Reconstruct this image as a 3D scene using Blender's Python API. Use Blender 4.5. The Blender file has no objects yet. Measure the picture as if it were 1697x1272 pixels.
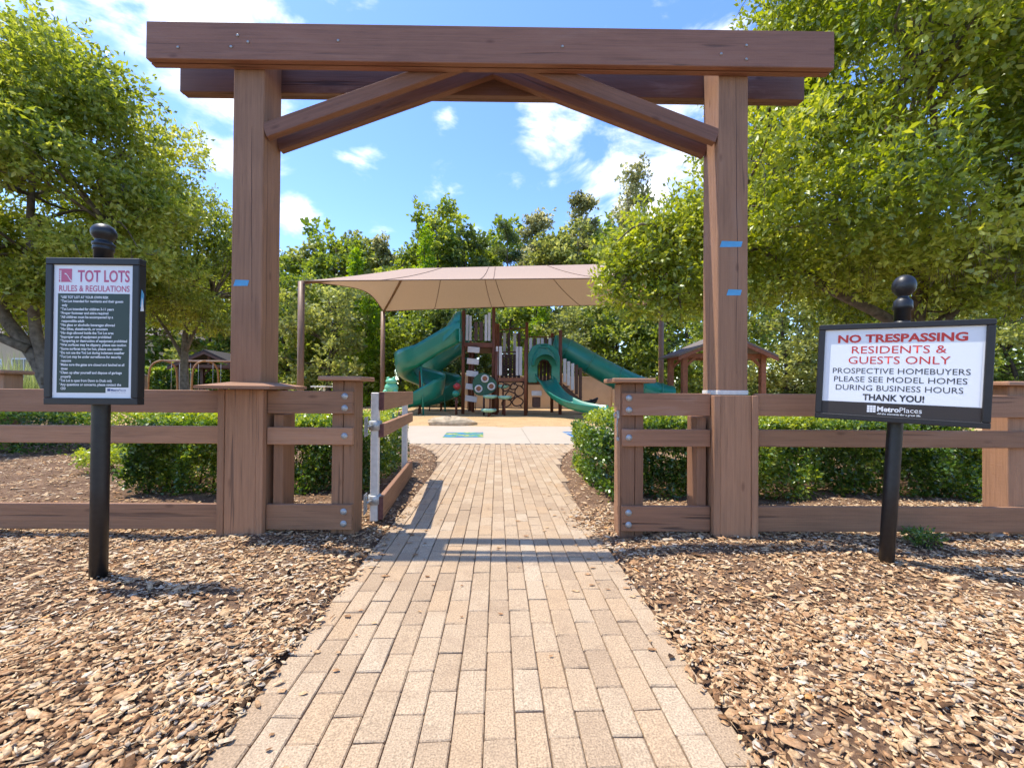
import bpy, bmesh, math, random
import numpy as np
from mathutils import Vector, Matrix, Euler

R = math.radians
random.seed(7)
RNG = np.random.default_rng(11)
SC = bpy.context.scene
COL = SC.collection

# ------------------------------------------------------------------ camera
cam_d = bpy.data.cameras.new('camera')
cam = bpy.data.objects.new('camera', cam_d)
COL.objects.link(cam)
cam_d.sensor_width = 36.0
cam_d.lens = 36.0 * 665.0 / 1697.0
cam_d.shift_y = 6.0 / 1697.0
cam_d.clip_start = 0.05
cam_d.clip_end = 3000
_yaw, _pit, _rol = R(2.07), R(0.5), R(0.4)
_fw = Vector((math.sin(_yaw) * math.cos(_pit), math.cos(_yaw) * math.cos(_pit), math.sin(_pit)))
_rt = Vector((math.cos(_yaw), -math.sin(_yaw), 0))
_up = _rt.cross(_fw)
_r2 = _rt * math.cos(_rol) + _up * math.sin(_rol)
_u2 = _up * math.cos(_rol) - _rt * math.sin(_rol)
cam.matrix_world = Matrix(((_r2.x, _u2.x, -_fw.x, 0), (_r2.y, _u2.y, -_fw.y, 0), (_r2.z, _u2.z, -_fw.z, 1.2), (0, 0, 0, 1)))
SC.camera = cam

# ------------------------------------------------------------------ sun, sky, exposure
SUN = Vector((-0.37, 0.08, 1.0)).normalized()          # towards the sun
sun_d = bpy.data.lights.new('sun', 'SUN')
sun_d.energy = 2.35
sun_d.angle = R(0.55)
sun_d.color = (1.0, 0.945, 0.84)
sun = bpy.data.objects.new('sun', sun_d)
sun.rotation_euler = SUN.to_track_quat('Z', 'Y').to_euler()
sun.location = (-6, 4, 20)
COL.objects.link(sun)

world = bpy.data.worlds.new('World')
SC.world = world
world.use_nodes = True
SKY_STRENGTH = 0.15
CLOUDS = [  # direction (azimuth right of +Y in degrees, elevation in degrees), radius, weight
    (8.0, 30.5, .16, .46), (16.0, 28.0, .19, .56), (23.0, 27.0, .16, .52), (11.0, 35.5, .15, .50), (4.0, 28.5, .08, .36),
    (25.0, 35.0, .15, .55), (30.0, 29.0, .12, .45),
    (13.5, 24.5, .07, .48), (-18.5, 28.5, .075, .56), (-7.0, 34.5, .055, .42), (-26.5, 21.8, .06, .46), (-15.5, 20.5, .07, .50),
    (-34.0, 32.0, .16, .60), (-40.0, 36.0, .22, .70), (-31.5, 25.5, .09, .56), (-37.0, 41.0, .20, .62), (-2.0, 20.5, .05, .42), (-46, 33, .14, .5)]


def build_world():
    nt = world.node_tree
    nt.nodes.clear()
    N, L = nt.nodes.new, nt.links.new
    out = N('ShaderNodeOutputWorld')
    bg = N('ShaderNodeBackground')
    bg.inputs['Strength'].default_value = SKY_STRENGTH
    sky = N('ShaderNodeTexSky')
    sky.sky_type = 'NISHITA'
    sky.sun_disc = False
    sky.sun_elevation = math.asin(SUN.z)
    sky.sun_rotation = math.atan2(SUN.x, SUN.y)
    sky.air_density = 1.0
    sky.dust_density = 0.3
    sky.ozone_density = 1.6
    tc = N('ShaderNodeTexCoord')
    nz = N('ShaderNodeTexNoise')
    nz.inputs['Scale'].default_value = 6.5
    nz.inputs['Detail'].default_value = 9
    nz.inputs['Roughness'].default_value = .58
    nz.inputs['Distortion'].default_value = .35
    mp = N('ShaderNodeMapping')
    mp.inputs['Scale'].default_value = (1, 1, 1.9)
    L(tc.outputs['Generated'], mp.inputs['Vector'])
    L(mp.outputs[0], nz.inputs['Vector'])
    acc = None
    st = N('ShaderNodeMapping')
    st.inputs['Scale'].default_value = (1, 1, 1.5)
    L(tc.outputs['Generated'], st.inputs['Vector'])
    for az, el, rad, w in CLOUDS:
        az, el = R(az), R(el)
        d = Vector((math.sin(az) * math.cos(el), math.cos(az) * math.cos(el), math.sin(el) * 1.5))
        vd = N('ShaderNodeVectorMath')
        vd.operation = 'DISTANCE'
        vd.inputs[1].default_value = d
        L(st.outputs[0], vd.inputs[0])
        mr = N('ShaderNodeMapRange')
        mr.interpolation_type = 'SMOOTHSTEP'
        mr.inputs['From Min'].default_value = rad * 1.25
        mr.inputs['From Max'].default_value = 0
        mr.inputs['To Min'].default_value = 0
        mr.inputs['To Max'].default_value = w
        L(vd.outputs['Value'], mr.inputs['Value'])
        if acc is None:
            acc = mr.outputs[0]
        else:
            m = N('ShaderNodeMath')
            m.operation = 'MAXIMUM'
            L(acc, m.inputs[0])
            L(mr.outputs[0], m.inputs[1])
            acc = m.outputs[0]
    con = N('ShaderNodeMath')
    con.operation = 'MULTIPLY_ADD'
    con.inputs[1].default_value = 1.9
    con.inputs[2].default_value = -.47
    L(nz.outputs['Fac'], con.inputs[0])
    add = N('ShaderNodeMath')
    add.operation = 'ADD'
    L(acc, add.inputs[0])
    L(con.outputs[0], add.inputs[1])
    ramp = N('ShaderNodeMapRange')
    ramp.interpolation_type = 'SMOOTHSTEP'
    ramp.inputs['From Min'].default_value = .66
    ramp.inputs['From Max'].default_value = 1.22
    ramp.inputs['To Max'].default_value = .96
    L(add.outputs[0], ramp.inputs['Value'])
    mix = N('ShaderNodeMix')
    mix.data_type = 'RGBA'
    mix.inputs['B'].default_value = (4.6, 4.65, 4.75, 1)
    L(ramp.outputs[0], mix.inputs['Factor'])
    hs_ = N('ShaderNodeHueSaturation')
    hs_.inputs['Saturation'].default_value = 1.22
    hs_.inputs['Value'].default_value = .90
    hs_.inputs['Hue'].default_value = .512
    L(sky.outputs[0], hs_.inputs['Color'])
    L(hs_.outputs[0], mix.inputs['A'])
    L(mix.outputs['Result'], bg.inputs['Color'])
    L(bg.outputs[0], out.inputs['Surface'])


build_world()
SC.view_settings.view_transform = 'Standard'
SC.view_settings.look = 'None'
SC.view_settings.gamma = 1.0
SC.view_settings.exposure = 1.52
SC.view_settings.use_curve_mapping = False
SC.cycles.use_denoising = True
SC.cycles.max_bounces = 9
SC.cycles.diffuse_bounces = 6
SC.cycles.glossy_bounces = 2
SC.cycles.transmission_bounces = 7
SC.cycles.transparent_max_bounces = 4
SC.cycles.use_adaptive_sampling = True
SC.cycles.adaptive_threshold = 0.02
SC.render.use_persistent_data = False


# ------------------------------------------------------------------ materials
def new_mat(name):
    m = bpy.data.materials.new(name)
    m.use_nodes = True
    nt = m.node_tree
    nt.nodes.clear()
    return m, nt, nt.nodes.new, nt.links.new


def ramp_node(N, stops, interp='LINEAR'):
    r = N('ShaderNodeValToRGB')
    r.color_ramp.interpolation = interp
    el = r.color_ramp.elements
    while len(el) < len(stops):
        el.new(.5)
    for e, (p, c) in zip(el, stops):
        e.position = p
        e.color = (*c, 1)
    return r


def simple(name, col, rough=.6, metal=0, var=.12, scale=8, bump=.0, bscale=60, spec=.4, coat=0):
    m, nt, N, L = new_mat(name)
    out = N('ShaderNodeOutputMaterial')
    b = N('ShaderNodeBsdfPrincipled')
    tc = N('ShaderNodeTexCoord')
    nz = N('ShaderNodeTexNoise')
    nz.inputs['Scale'].default_value = scale
    nz.inputs['Detail'].default_value = 6
    L(tc.outputs['Object'], nz.inputs['Vector'])
    lo = tuple(c * (1 - var) for c in col)
    hi = tuple(min(1, c * (1 + var)) for c in col)
    r = ramp_node(N, [(.3, lo), (.7, hi)])
    L(nz.outputs['Fac'], r.inputs[0])
    L(r.outputs[0], b.inputs['Base Color'])
    b.inputs['Roughness'].default_value = rough
    b.inputs['Metallic'].default_value = metal
    b.inputs['Specular IOR Level'].default_value = spec
    b.inputs['Coat Weight'].default_value = coat
    if bump:
        n2 = N('ShaderNodeTexNoise')
        n2.inputs['Scale'].default_value = bscale
        n2.inputs['Detail'].default_value = 4
        L(tc.outputs['Object'], n2.inputs['Vector'])
        bp = N('ShaderNodeBump')
        bp.inputs['Strength'].default_value = bump
        bp.inputs['Distance'].default_value = .01
        L(n2.outputs['Fac'], bp.inputs['Height'])
        L(bp.outputs[0], b.inputs['Normal'])
    L(b.outputs[0], out.inputs[0])
    return m


def wood(name, axis, base=(.235, .115, .078), worn=.35, old=False):
    """stained timber, grain along the given object axis"""
    m, nt, N, L = new_mat(name)
    out = N('ShaderNodeOutputMaterial')
    b = N('ShaderNodeBsdfPrincipled')
    tc = N('ShaderNodeTexCoord')
    oi = N('ShaderNodeObjectInfo')
    off = N('ShaderNodeVectorMath')
    off.operation = 'ADD'
    sc = N('ShaderNodeVectorMath')
    sc.operation = 'SCALE'
    sc.inputs[0].default_value = (13.1, 7.7, 3.3)
    L(oi.outputs['Random'], sc.inputs['Scale'])
    L(tc.outputs['Object'], off.inputs[0])
    L(sc.outputs[0], off.inputs[1])

    def stretched(k_long, k_cross, detail, rough=.6, dist=0):
        mp = N('ShaderNodeMapping')
        v = [k_cross] * 3
        v['xyz'.index(axis)] = k_long
        mp.inputs['Scale'].default_value = v
        L(off.outputs[0], mp.inputs['Vector'])
        n = N('ShaderNodeTexNoise')
        n.inputs['Scale'].default_value = 1
        n.inputs['Detail'].default_value = detail
        n.inputs['Roughness'].default_value = rough
        n.inputs['Distortion'].default_value = dist
        L(mp.outputs[0], n.inputs['Vector'])
        return n
    grain = stretched(1.6, 60, 6, .65, .6)
    saw = stretched(90, 6, 3)                 # rough-sawn marks across the grain
    blot = stretched(1.2, 5, 5, .6, .4)
    fib = stretched(5, 230, 3)
    crk = stretched(.9, 26, 2, .5, .8)
    c_lo = tuple(c * .60 for c in base)
    c_hi = tuple(min(1, c * 1.30) for c in base)
    r1 = ramp_node(N, [(.28, c_lo), (.52, base), (.78, c_hi)])
    mixg = N('ShaderNodeMath')
    mixg.operation = 'MULTIPLY_ADD'
    mixg.inputs[1].default_value = .55
    L(grain.outputs['Fac'], mixg.inputs[0])
    h = N('ShaderNodeMath')
    h.operation = 'MULTIPLY'
    h.inputs[1].default_value = .45
    L(blot.outputs['Fac'], h.inputs[0])
    L(h.outputs[0], mixg.inputs[2])
    L(mixg.outputs[0], r1.inputs[0])
    # worn, greyed patches
    wr = N('ShaderNodeMapRange')
    wr.inputs['From Min'].default_value = .58
    wr.inputs['From Max'].default_value = .80
    wr.inputs['To Max'].default_value = worn
    L(blot.outputs['Fac'], wr.inputs['Value'])
    mx = N('ShaderNodeMix')
    mx.data_type = 'RGBA'
    g = .27 if not old else .36
    mx.inputs['B'].default_value = (g, g * .78, g * .64, 1)
    L(wr.outputs[0], mx.inputs['Factor'])
    L(r1.outputs[0], mx.inputs['A'])
    # drying checks
    cr = N('ShaderNodeMapRange')
    cr.inputs['From Min'].default_value = .335
    cr.inputs['From Max'].default_value = .275
    cr.inputs['To Max'].default_value = .8 if old else .55
    L(crk.outputs['Fac'], cr.inputs['Value'])
    mx2 = N('ShaderNodeMix')
    mx2.data_type = 'RGBA'
    mx2.inputs['B'].default_value = (.05, .028, .02, 1)
    L(cr.outputs[0], mx2.inputs['Factor'])
    L(mx.outputs['Result'], mx2.inputs['A'])
    # knots
    kmp = N('ShaderNodeMapping')
    kv = [7.0] * 3
    kv['xyz'.index(axis)] = 2.6
    kmp.inputs['Scale'].default_value = kv
    L(off.outputs[0], kmp.inputs['Vector'])
    kn = N('ShaderNodeTexVoronoi')
    kn.inputs['Scale'].default_value = 1.0
    L(kmp.outputs[0], kn.inputs['Vector'])
    kr = N('ShaderNodeMapRange')
    kr.inputs['From Min'].default_value = .13
    kr.inputs['From Max'].default_value = .05
    kr.inputs['To Max'].default_value = .6
    L(kn.outputs['Distance'], kr.inputs['Value'])
    mx3 = N('ShaderNodeMix')
    mx3.data_type = 'RGBA'
    mx3.inputs['B'].default_value = (base[0] * .42, base[1] * .36, base[2] * .34, 1)
    L(kr.outputs[0], mx3.inputs['Factor'])
    L(mx2.outputs['Result'], mx3.inputs['A'])
    mx2 = mx3
    hv = N('ShaderNodeHueSaturation')
    vr = N('ShaderNodeMapRange')
    vr.inputs['To Min'].default_value = .82
    vr.inputs['To Max'].default_value = 1.18
    L(oi.outputs['Random'], vr.inputs['Value'])
    L(vr.outputs[0], hv.inputs['Value'])
    L(mx2.outputs['Result'], hv.inputs['Color'])
    L(hv.outputs[0], b.inputs['Base Color'])
    b.inputs['Roughness'].default_value = .68
    b.inputs['Specular IOR Level'].default_value = .32
    a1 = N('ShaderNodeMath')
    a1.operation = 'ADD'
    L(grain.outputs['Fac'], a1.inputs[0])
    s2 = N('ShaderNodeMath')
    s2.operation = 'MULTIPLY_ADD'
    s2.inputs[1].default_value = .5
    L(saw.outputs['Fac'], s2.inputs[0])
    L(fib.outputs['Fac'], s2.inputs[2])
    L(s2.outputs[0], a1.inputs[1])
    a2 = N('ShaderNodeMath')
    a2.operation = 'SUBTRACT'
    L(a1.outputs[0], a2.inputs[0])
    L(cr.outputs[0], a2.inputs[1])
    bp = N('ShaderNodeBump')
    bp.inputs['Strength'].default_value = .6
    bp.inputs['Distance'].default_value = .005
    L(a2.outputs[0], bp.inputs['Height'])
    L(bp.outputs[0], b.inputs['Normal'])
    L(b.outputs[0], out.inputs[0])
    return m


def attr_mat(name, stops, rough=.8, spec=.25, bump=0, bscale=80, interp='LINEAR', noise=0.25, nscale=40):
    """colour from the per-piece 'tint' attribute, broken up with noise"""
    m, nt, N, L = new_mat(name)
    out = N('ShaderNodeOutputMaterial')
    b = N('ShaderNodeBsdfPrincipled')
    at = N('ShaderNodeAttribute')
    at.attribute_name = 'tint'
    r = ramp_node(N, stops, interp)
    L(at.outputs['Fac'], r.inputs[0])
    tc = N('ShaderNodeTexCoord')
    nz = N('ShaderNodeTexNoise')
    nz.inputs['Scale'].default_value = nscale
    nz.inputs['Detail'].default_value = 4
    L(tc.outputs['Object'], nz.inputs['Vector'])
    mr = N('ShaderNodeMapRange')
    mr.inputs['From Min'].default_value = .3
    mr.inputs['From Max'].default_value = .7
    mr.inputs['To Min'].default_value = 1 - noise
    mr.inputs['To Max'].default_value = 1 + noise
    L(nz.outputs['Fac'], mr.inputs['Value'])
    hv = N('ShaderNodeHueSaturation')
    L(mr.outputs[0], hv.inputs['Value'])
    L(r.outputs[0], hv.inputs['Color'])
    L(hv.outputs[0], b.inputs['Base Color'])
    b.inputs['Roughness'].default_value = rough
    b.inputs['Specular IOR Level'].default_value = spec
    if bump:
        bp = N('ShaderNodeBump')
        bp.inputs['Strength'].default_value = bump
        bp.inputs['Distance'].default_value = .01
        L(nz.outputs['Fac'], bp.inputs['Height'])
        L(bp.outputs[0], b.inputs['Normal'])
    L(b.outputs[0], out.inputs[0])
    return m


def leaf_mat(name, dark, mid, light, trans=.38, gloss=.07, rough=.38):
    m, nt, N, L = new_mat(name)
    out = N('ShaderNodeOutputMaterial')
    at = N('ShaderNodeAttribute')
    at.attribute_name = 'tint'
    r = ramp_node(N, [(0, dark), (.5, mid), (1, light)])
    L(at.outputs['Fac'], r.inputs[0])
    d = N('ShaderNodeBsdfDiffuse')
    t = N('ShaderNodeBsdfTranslucent')
    g = N('ShaderNodeBsdfGlossy')
    g.inputs['Roughness'].default_value = rough
    g.inputs['Color'].default_value = (.9, .95, .85, 1)
    L(r.outputs[0], d.inputs['Color'])
    hv = N('ShaderNodeHueSaturation')
    hv.inputs['Hue'].default_value = .485
    hv.inputs['Saturation'].default_value = 1.15
    hv.inputs['Value'].default_value = 1.5
    L(r.outputs[0], hv.inputs['Color'])
    L(hv.outputs[0], t.inputs['Color'])
    m1 = N('ShaderNodeMixShader')
    m1.inputs[0].default_value = trans
    L(d.outputs[0], m1.inputs[1])
    L(t.outputs[0], m1.inputs[2])
    m2 = N('ShaderNodeMixShader')
    m2.inputs[0].default_value = gloss
    L(m1.outputs[0], m2.inputs[1])
    L(g.outputs[0], m2.inputs[2])
    L(m2.outputs[0], out.inputs[0])
    return m


def paver_mat(name, per_object):
    m, nt, N, L = new_mat(name)
    out = N('ShaderNodeOutputMaterial')
    b = N('ShaderNodeBsdfPrincipled')
    if per_object:
        src = N('ShaderNodeObjectInfo').outputs['Random']
    else:
        a = N('ShaderNodeAttribute')
        a.attribute_name = 'tint'
        src = a.outputs['Fac']
    r = ramp_node(N, [(0, (.355, .25, .155)), (.25, (.405, .29, .18)), (.5, (.435, .32, .205)), (.75, (.42, .287, .168)), (1, (.46, .352, .235))])
    L(src, r.inputs[0])
    ge = N('ShaderNodeNewGeometry')
    speck = N('ShaderNodeTexNoise')
    speck.inputs['Scale'].default_value = 150
    speck.inputs['Detail'].default_value = 3
    blot = N('ShaderNodeTexNoise')
    blot.inputs['Scale'].default_value = 7
    blot.inputs['Detail'].default_value = 6
    vor = N('ShaderNodeTexVoronoi')
    vor.inputs['Scale'].default_value = 110
    for n in (speck, blot, vor):
        L(ge.outputs['Position'], n.inputs['Vector'])
    mr = N('ShaderNodeMapRange')
    mr.inputs['From Min'].default_value = .3
    mr.inputs['From Max'].default_value = .72
    mr.inputs['To Min'].default_value = .60
    mr.inputs['To Max'].default_value = 1.32
    L(speck.outputs['Fac'], mr.inputs['Value'])
    hv = N('ShaderNodeHueSaturation')
    L(mr.outputs[0], hv.inputs['Value'])
    L(r.outputs[0], hv.inputs['Color'])
    st = N('ShaderNodeMapRange')
    st.inputs['From Min'].default_value = .52
    st.inputs['From Max'].default_value = .78
    st.inputs['To Max'].default_value = .55
    L(blot.outputs['Fac'], st.inputs['Value'])
    mx = N('ShaderNodeMix')
    mx.data_type = 'RGBA'
    mx.inputs['B'].default_value = (.27, .185, .115, 1)
    L(st.outputs[0], mx.inputs['Factor'])
    L(hv.outputs[0], mx.inputs['A'])
    L(mx.outputs['Result'], b.inputs['Base Color'])
    b.inputs['Roughness'].default_value = .85
    b.inputs['Specular IOR Level'].default_value = .25
    ad = N('ShaderNodeMath')
    ad.operation = 'MULTIPLY_ADD'
    ad.inputs[1].default_value = .6
    L(vor.outputs['Distance'], ad.inputs[0])
    L(speck.outputs['Fac'], ad.inputs[2])
    bp = N('ShaderNodeBump')
    bp.inputs['Strength'].default_value = .55
    bp.inputs['Distance'].default_value = .004
    L(ad.outputs[0], bp.inputs['Height'])
    L(bp.outputs[0], b.inputs['Normal'])
    L(b.outputs[0], out.inputs[0])
    return m


def ground_mat(name, stops, scale, fine, bump=.5, rough=.9):
    m, nt, N, L = new_mat(name)
    out = N('ShaderNodeOutputMaterial')
    b = N('ShaderNodeBsdfPrincipled')
    ge = N('ShaderNodeNewGeometry')
    n1 = N('ShaderNodeTexNoise')
    n1.inputs['Scale'].default_value = scale
    n1.inputs['Detail'].default_value = 8
    n1.inputs['Roughness'].default_value = .65
    n2 = N('ShaderNodeTexNoise')
    n2.inputs['Scale'].default_value = fine
    n2.inputs['Detail'].default_value = 5
    n2.inputs['Roughness'].default_value = .7
    L(ge.outputs['Position'], n1.inputs['Vector'])
    L(ge.outputs['Position'], n2.inputs['Vector'])
    ad = N('ShaderNodeMath')
    ad.operation = 'MULTIPLY_ADD'
    ad.inputs[1].default_value = .62
    L(n2.outputs['Fac'], ad.inputs[0])
    h = N('ShaderNodeMath')
    h.operation = 'MULTIPLY'
    h.inputs[1].default_value = .38
    L(n1.outputs['Fac'], h.inputs[0])
    L(h.outputs[0], ad.inputs[2])
    r = ramp_node(N, stops)
    L(ad.outputs[0], r.inputs[0])
    L(r.outputs[0], b.inputs['Base Color'])
    b.inputs['Roughness'].default_value = rough
    b.inputs['Specular IOR Level'].default_value = .2
    bp = N('ShaderNodeBump')
    bp.inputs['Strength'].default_value = bump
    bp.inputs['Distance'].default_value = .02
    L(n2.outputs['Fac'], bp.inputs['Height'])
    L(bp.outputs[0], b.inputs['Normal'])
    L(b.outputs[0], out.inputs[0])
    return m


def fabric_mat(name, col):
    m, nt, N, L = new_mat(name)
    out = N('ShaderNodeOutputMaterial')
    tc = N('ShaderNodeTexCoord')
    mp = N('ShaderNodeMapping')
    mp.inputs['Scale'].default_value = (22, 3, 3)
    nz = N('ShaderNodeTexNoise')
    nz.inputs['Scale'].default_value = 1.5
    nz.inputs['Detail'].default_value = 8
    nz.inputs['Roughness'].default_value = .7
    L(tc.outputs['Object'], mp.inputs[0])
    L(mp.outputs[0], nz.inputs[0])
    r = ramp_node(N, [(.25, tuple(c * .90 for c in col)), (.75, tuple(min(1, c * 1.06) for c in col))])
    L(nz.outputs['Fac'], r.inputs[0])
    d = N('ShaderNodeBsdfDiffuse')
    t = N('ShaderNodeBsdfTranslucent')
    L(r.outputs[0], d.inputs[0])
    t.inputs[0].default_value = (.30, .205, .115, 1)
    mx = N('ShaderNodeMixShader')
    mx.inputs[0].default_value = .30
    L(d.outputs[0], mx.inputs[1])
    L(t.outputs[0], mx.inputs[2])
    L(mx.outputs[0], out.inputs[0])
    return m


def mural_mat(name, stops, scale):
    m, nt, N, L = new_mat(name)
    out = N('ShaderNodeOutputMaterial')
    b = N('ShaderNodeBsdfPrincipled')
    tc = N('ShaderNodeTexCoord')
    nz = N('ShaderNodeTexNoise')
    nz.inputs['Scale'].default_value = scale
    nz.inputs['Detail'].default_value = 2
    L(tc.outputs['Object'], nz.inputs[0])
    r = ramp_node(N, stops, 'CONSTANT')
    L(nz.outputs['Fac'], r.inputs[0])
    L(r.outputs[0], b.inputs['Base Color'])
    b.inputs['Roughness'].default_value = .6
    L(b.outputs[0], out.inputs[0])
    return m


def glass_mat(name):
    m, nt, N, L = new_mat(name)
    out = N('ShaderNodeOutputMaterial')
    b = N('ShaderNodeBsdfPrincipled')
    b.inputs['Base Color'].default_value = (.03, .045, .04, 1)
    b.inputs['Roughness'].default_value = .06
    b.inputs['Specular IOR Level'].default_value = .7
    L(b.outputs[0], out.inputs[0])
    return m


BR = (.33, .168, .090)
M = dict(
    wood_x=wood('stained_timber_lengthwise', 'x', BR), wood_y=wood('stained_timber_depthwise', 'y', BR), wood_z=wood('stained_timber_upright', 'z', BR),
    wood_zo=wood('weathered_timber_upright', 'z', (.25, .122, .066), .6, True), wood_xo=wood('weathered_timber_lengthwise', 'x', (.26, .125, .068), .55, True),
    beam=wood('beam_timber', 'x', (.255, .120, .074), .2), beam_old=wood('aged_beam_timber', 'x', (.18, .098, .068), .85, True),
    endgrain=simple('end_grain', (.14, .055, .045), .8, 0, .3, 30),
    black=simple('black_powder_coat', (.012, .012, .013), .42, 0, .35, 30, .08, 90, .5),
    frame=simple('black_sign_frame', (.012, .010, .010), .5, 0, .25, 20, .04, 90, .5),
    white=simple('white_print', (.80, .79, .77), .45, 0, .02, 3),
    paper=simple('white_vinyl', (.84, .84, .83), .4, 0, .015, 2),
    dgreen=simple('dark_green_print', (.028, .050, .036), .45, 0, .06, 3),
    brownband=simple('dark_brown_print', (.038, .028, .024), .45, 0, .06, 3),
    pink=simple('faded_red_print', (.56, .115, .20), .5, 0, .05, 3),
    red=simple('red_print', (.62, .045, .03), .45, 0, .05, 3),
    ink=simple('black_print', (.035, .032, .032), .5, 0, .05, 3),
    navy=simple('navy_print', (.06, .09, .22), .5, 0, .05, 3),
    galv=simple('galvanised_steel', (.40, .40, .385), .5, .6, .25, 40, .1, 120),
    cream=simple('cream_painted_steel', (.68, .63, .55), .5, 0, .10, 25, .04, 80),
    tape=simple('blue_tape', (.10, .34, .55), .6, 0, .1, 20),
    concrete=ground_mat('pale_concrete', [(.25, (.36, .30, .225)), (.5, (.43, .36, .275)), (.8, (.48, .41, .32))], .8, 40, .25),
    sand=ground_mat('joint_sand', [(.3, (.15, .105, .068)), (.7, (.27, .19, .125))], 6, 120, .5),
    soil=ground_mat('garden_soil', [(.3, (.06, .042, .028)), (.55, (.12, .085, .05)), (.8, (.10, .115, .04))], .5, 30, .5),
    mulchbase=ground_mat('mulch_bed', [(.28, (.035, .02, .012)), (.48, (.15, .085, .048)), (.62, (.30, .19, .11)), (.78, (.42, .29, .18))], 5, 55, .9),
    fibre=ground_mat('wood_fibre_surface', [(.28, (.24, .14, .062)), (.5, (.46, .305, .15)), (.75, (.58, .41, .22))], 1.2, 14, .8),
    paver=paver_mat('tumbled_paver', True), paver_far=paver_mat('tumbled_paver_far', False),
    chip=attr_mat('bark_chip', [(0, (.06, .032, .016)), (.06, (.20, .10, .044)), (.20, (.38, .21, .10)), (.46, (.50, .325, .17)), (.74, (.58, .42, .245)), (.86, (.42, .34, .255)), (.94, (.66, .53, .36)), (1, (.56, .27, .085))], .85, .2, .5, noise=.35, nscale=70),
    bark=simple('oak_bark', (.17, .135, .10), .9, 0, .45, 9, .9, 24, .2),
    bark_d=simple('dark_bark', (.085, .065, .048), .9, 0, .4, 6, .6, 14, .2),
    leaf_oak=leaf_mat('live_oak_leaf', (.07, .12, .020), (.25, .31, .042), (.52, .54, .10), .52, .055, .42),
    leaf_oak2=leaf_mat('left_oak_leaf', (.08, .13, .024), (.27, .33, .055), (.54, .55, .125), .52, .05, .42),
    leaf_hedge=leaf_mat('hedge_leaf', (.036, .08, .015), (.12, .21, .032), (.44, .50, .075), .42, .06, .36),
    leaf_a=leaf_mat('wood_leaf_green', (.07, .12, .022), (.22, .285, .048), (.44, .48, .10), .54, .04, .5),
    leaf_b=leaf_mat('wood_leaf_olive', (.10, .12, .036), (.28, .31, .082), (.48, .50, .165), .54, .04, .5),
    leaf_c=leaf_mat('wood_leaf_bright', (.10, .18, .018), (.24, .37, .028), (.42, .54, .055), .55, .03, .5),
    leaf_d=leaf_mat('wood_leaf_dark', (.035, .066, .018), (.11, .155, .036), (.24, .28, .075), .45, .04, .5),
    leaf_e=leaf_mat('wood_leaf_mossy', (.14, .15, .06), (.31, .31, .13), (.50, .49, .24), .55, .03, .5),
    moss=leaf_mat('spanish_moss', (.07, .055, .034), (.14, .11, .068), (.22, .18, .115), .35, .0, .6),
    grass=leaf_mat('ornamental_grass', (.12, .17, .05), (.26, .32, .11), (.48, .50, .25), .4, .05, .5),
    slide=simple('green_moulded_plastic', (.010, .185, .125), .33, 0, .10, 2, .02, 40, .5, .15),
    slide_l=simple('light_green_plastic', (.14, .46, .27), .4, 0, .12, 3, 0, 1, .5),
    pad=simple('pale_green_plastic', (.26, .46, .34), .5, 0, .12, 4),
    brown_post=simple('brown_coated_steel', (.15, .047, .022), .6, .05, .15, 5),
    tan_post=simple('tan_coated_steel', (.23, .135, .085), .5, .05, .12, 5),
    brown_panel=simple('brown_plastic_plank', (.075, .032, .02), .55, 0, .2, 6),
    grey_panel=simple('pale_plastic_plank', (.50, .48, .47), .55, 0, .08, 6),
    red_play=simple('red_plastic', (.42, .05, .05), .45, 0, .1, 6),
    rope=simple('dark_rope', (.05, .022, .016), .7, 0, .2, 30),
    stucco=simple('tan_stucco', (.56, .40, .26), .85, 0, .08, 1.5, .15, 30),
    stucco2=simple('beige_stucco', (.60, .45, .28), .85, 0, .06, 1.2, .15, 30),
    trim=simple('white_trim', (.74, .73, .70), .55, 0, .04, 4),
    glass=glass_mat('window_glass'),
    roof=simple('roof_shingles', (.16, .135, .12), .85, 0, .25, 14, .4, 30),
    roof_d=simple('dark_roof', (.04, .034, .032), .85, 0, .25, 10, .3, 30),
    orange=simple('ochre_coated_steel', (.27, .13, .045), .5, 0, .12, 6),
    timber_red=simple('red_brown_timber', (.22, .085, .045), .7, 0, .2, 8, .2, 40),
    stone=simple('limestone', (.48, .37, .24), .95, 0, .3, 5, .25, 9, .1),
    fabric=fabric_mat('shade_cloth', (.58, .43, .335)),
    seam=simple('seam_webbing', (.19, .12, .085), .8, 0, .1, 8),
    mural1=mural_mat('painted_mural_a', [(0, (.03, .12, .28)), (.42, (.05, .22, .30)), (.5, (.10, .25, .08)), (.58, (.42, .36, .06)), (.66, (.10, .16, .14))], 2.6),
    mural2=mural_mat('painted_mural_b', [(0, (.04, .10, .26)), (.45, (.08, .22, .38)), (.53, (.35, .40, .40)), (.6, (.30, .20, .08)), (.68, (.05, .10, .2))], 2.9),
)


# ------------------------------------------------------------------ builders
def tag(o, label=None, cat=None, group=None, kind=None):
    if label:
        o['label'] = label
    if cat:
        o['category'] = cat
    if group:
        o['group'] = group
    if kind:
        o['kind'] = kind
    return o


def link(o, parent=None):
    COL.objects.link(o)
    if parent is not None:
        o.parent = parent
    return o


def empty(name, loc=(0, 0, 0), rz=0, label=None, cat=None, group=None):
    o = bpy.data.objects.new(name, None)
    o.empty_display_size = .2
    o.location = loc
    o.rotation_euler = (0, 0, rz)
    link(o)
    return tag(o, label, cat, group)


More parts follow.
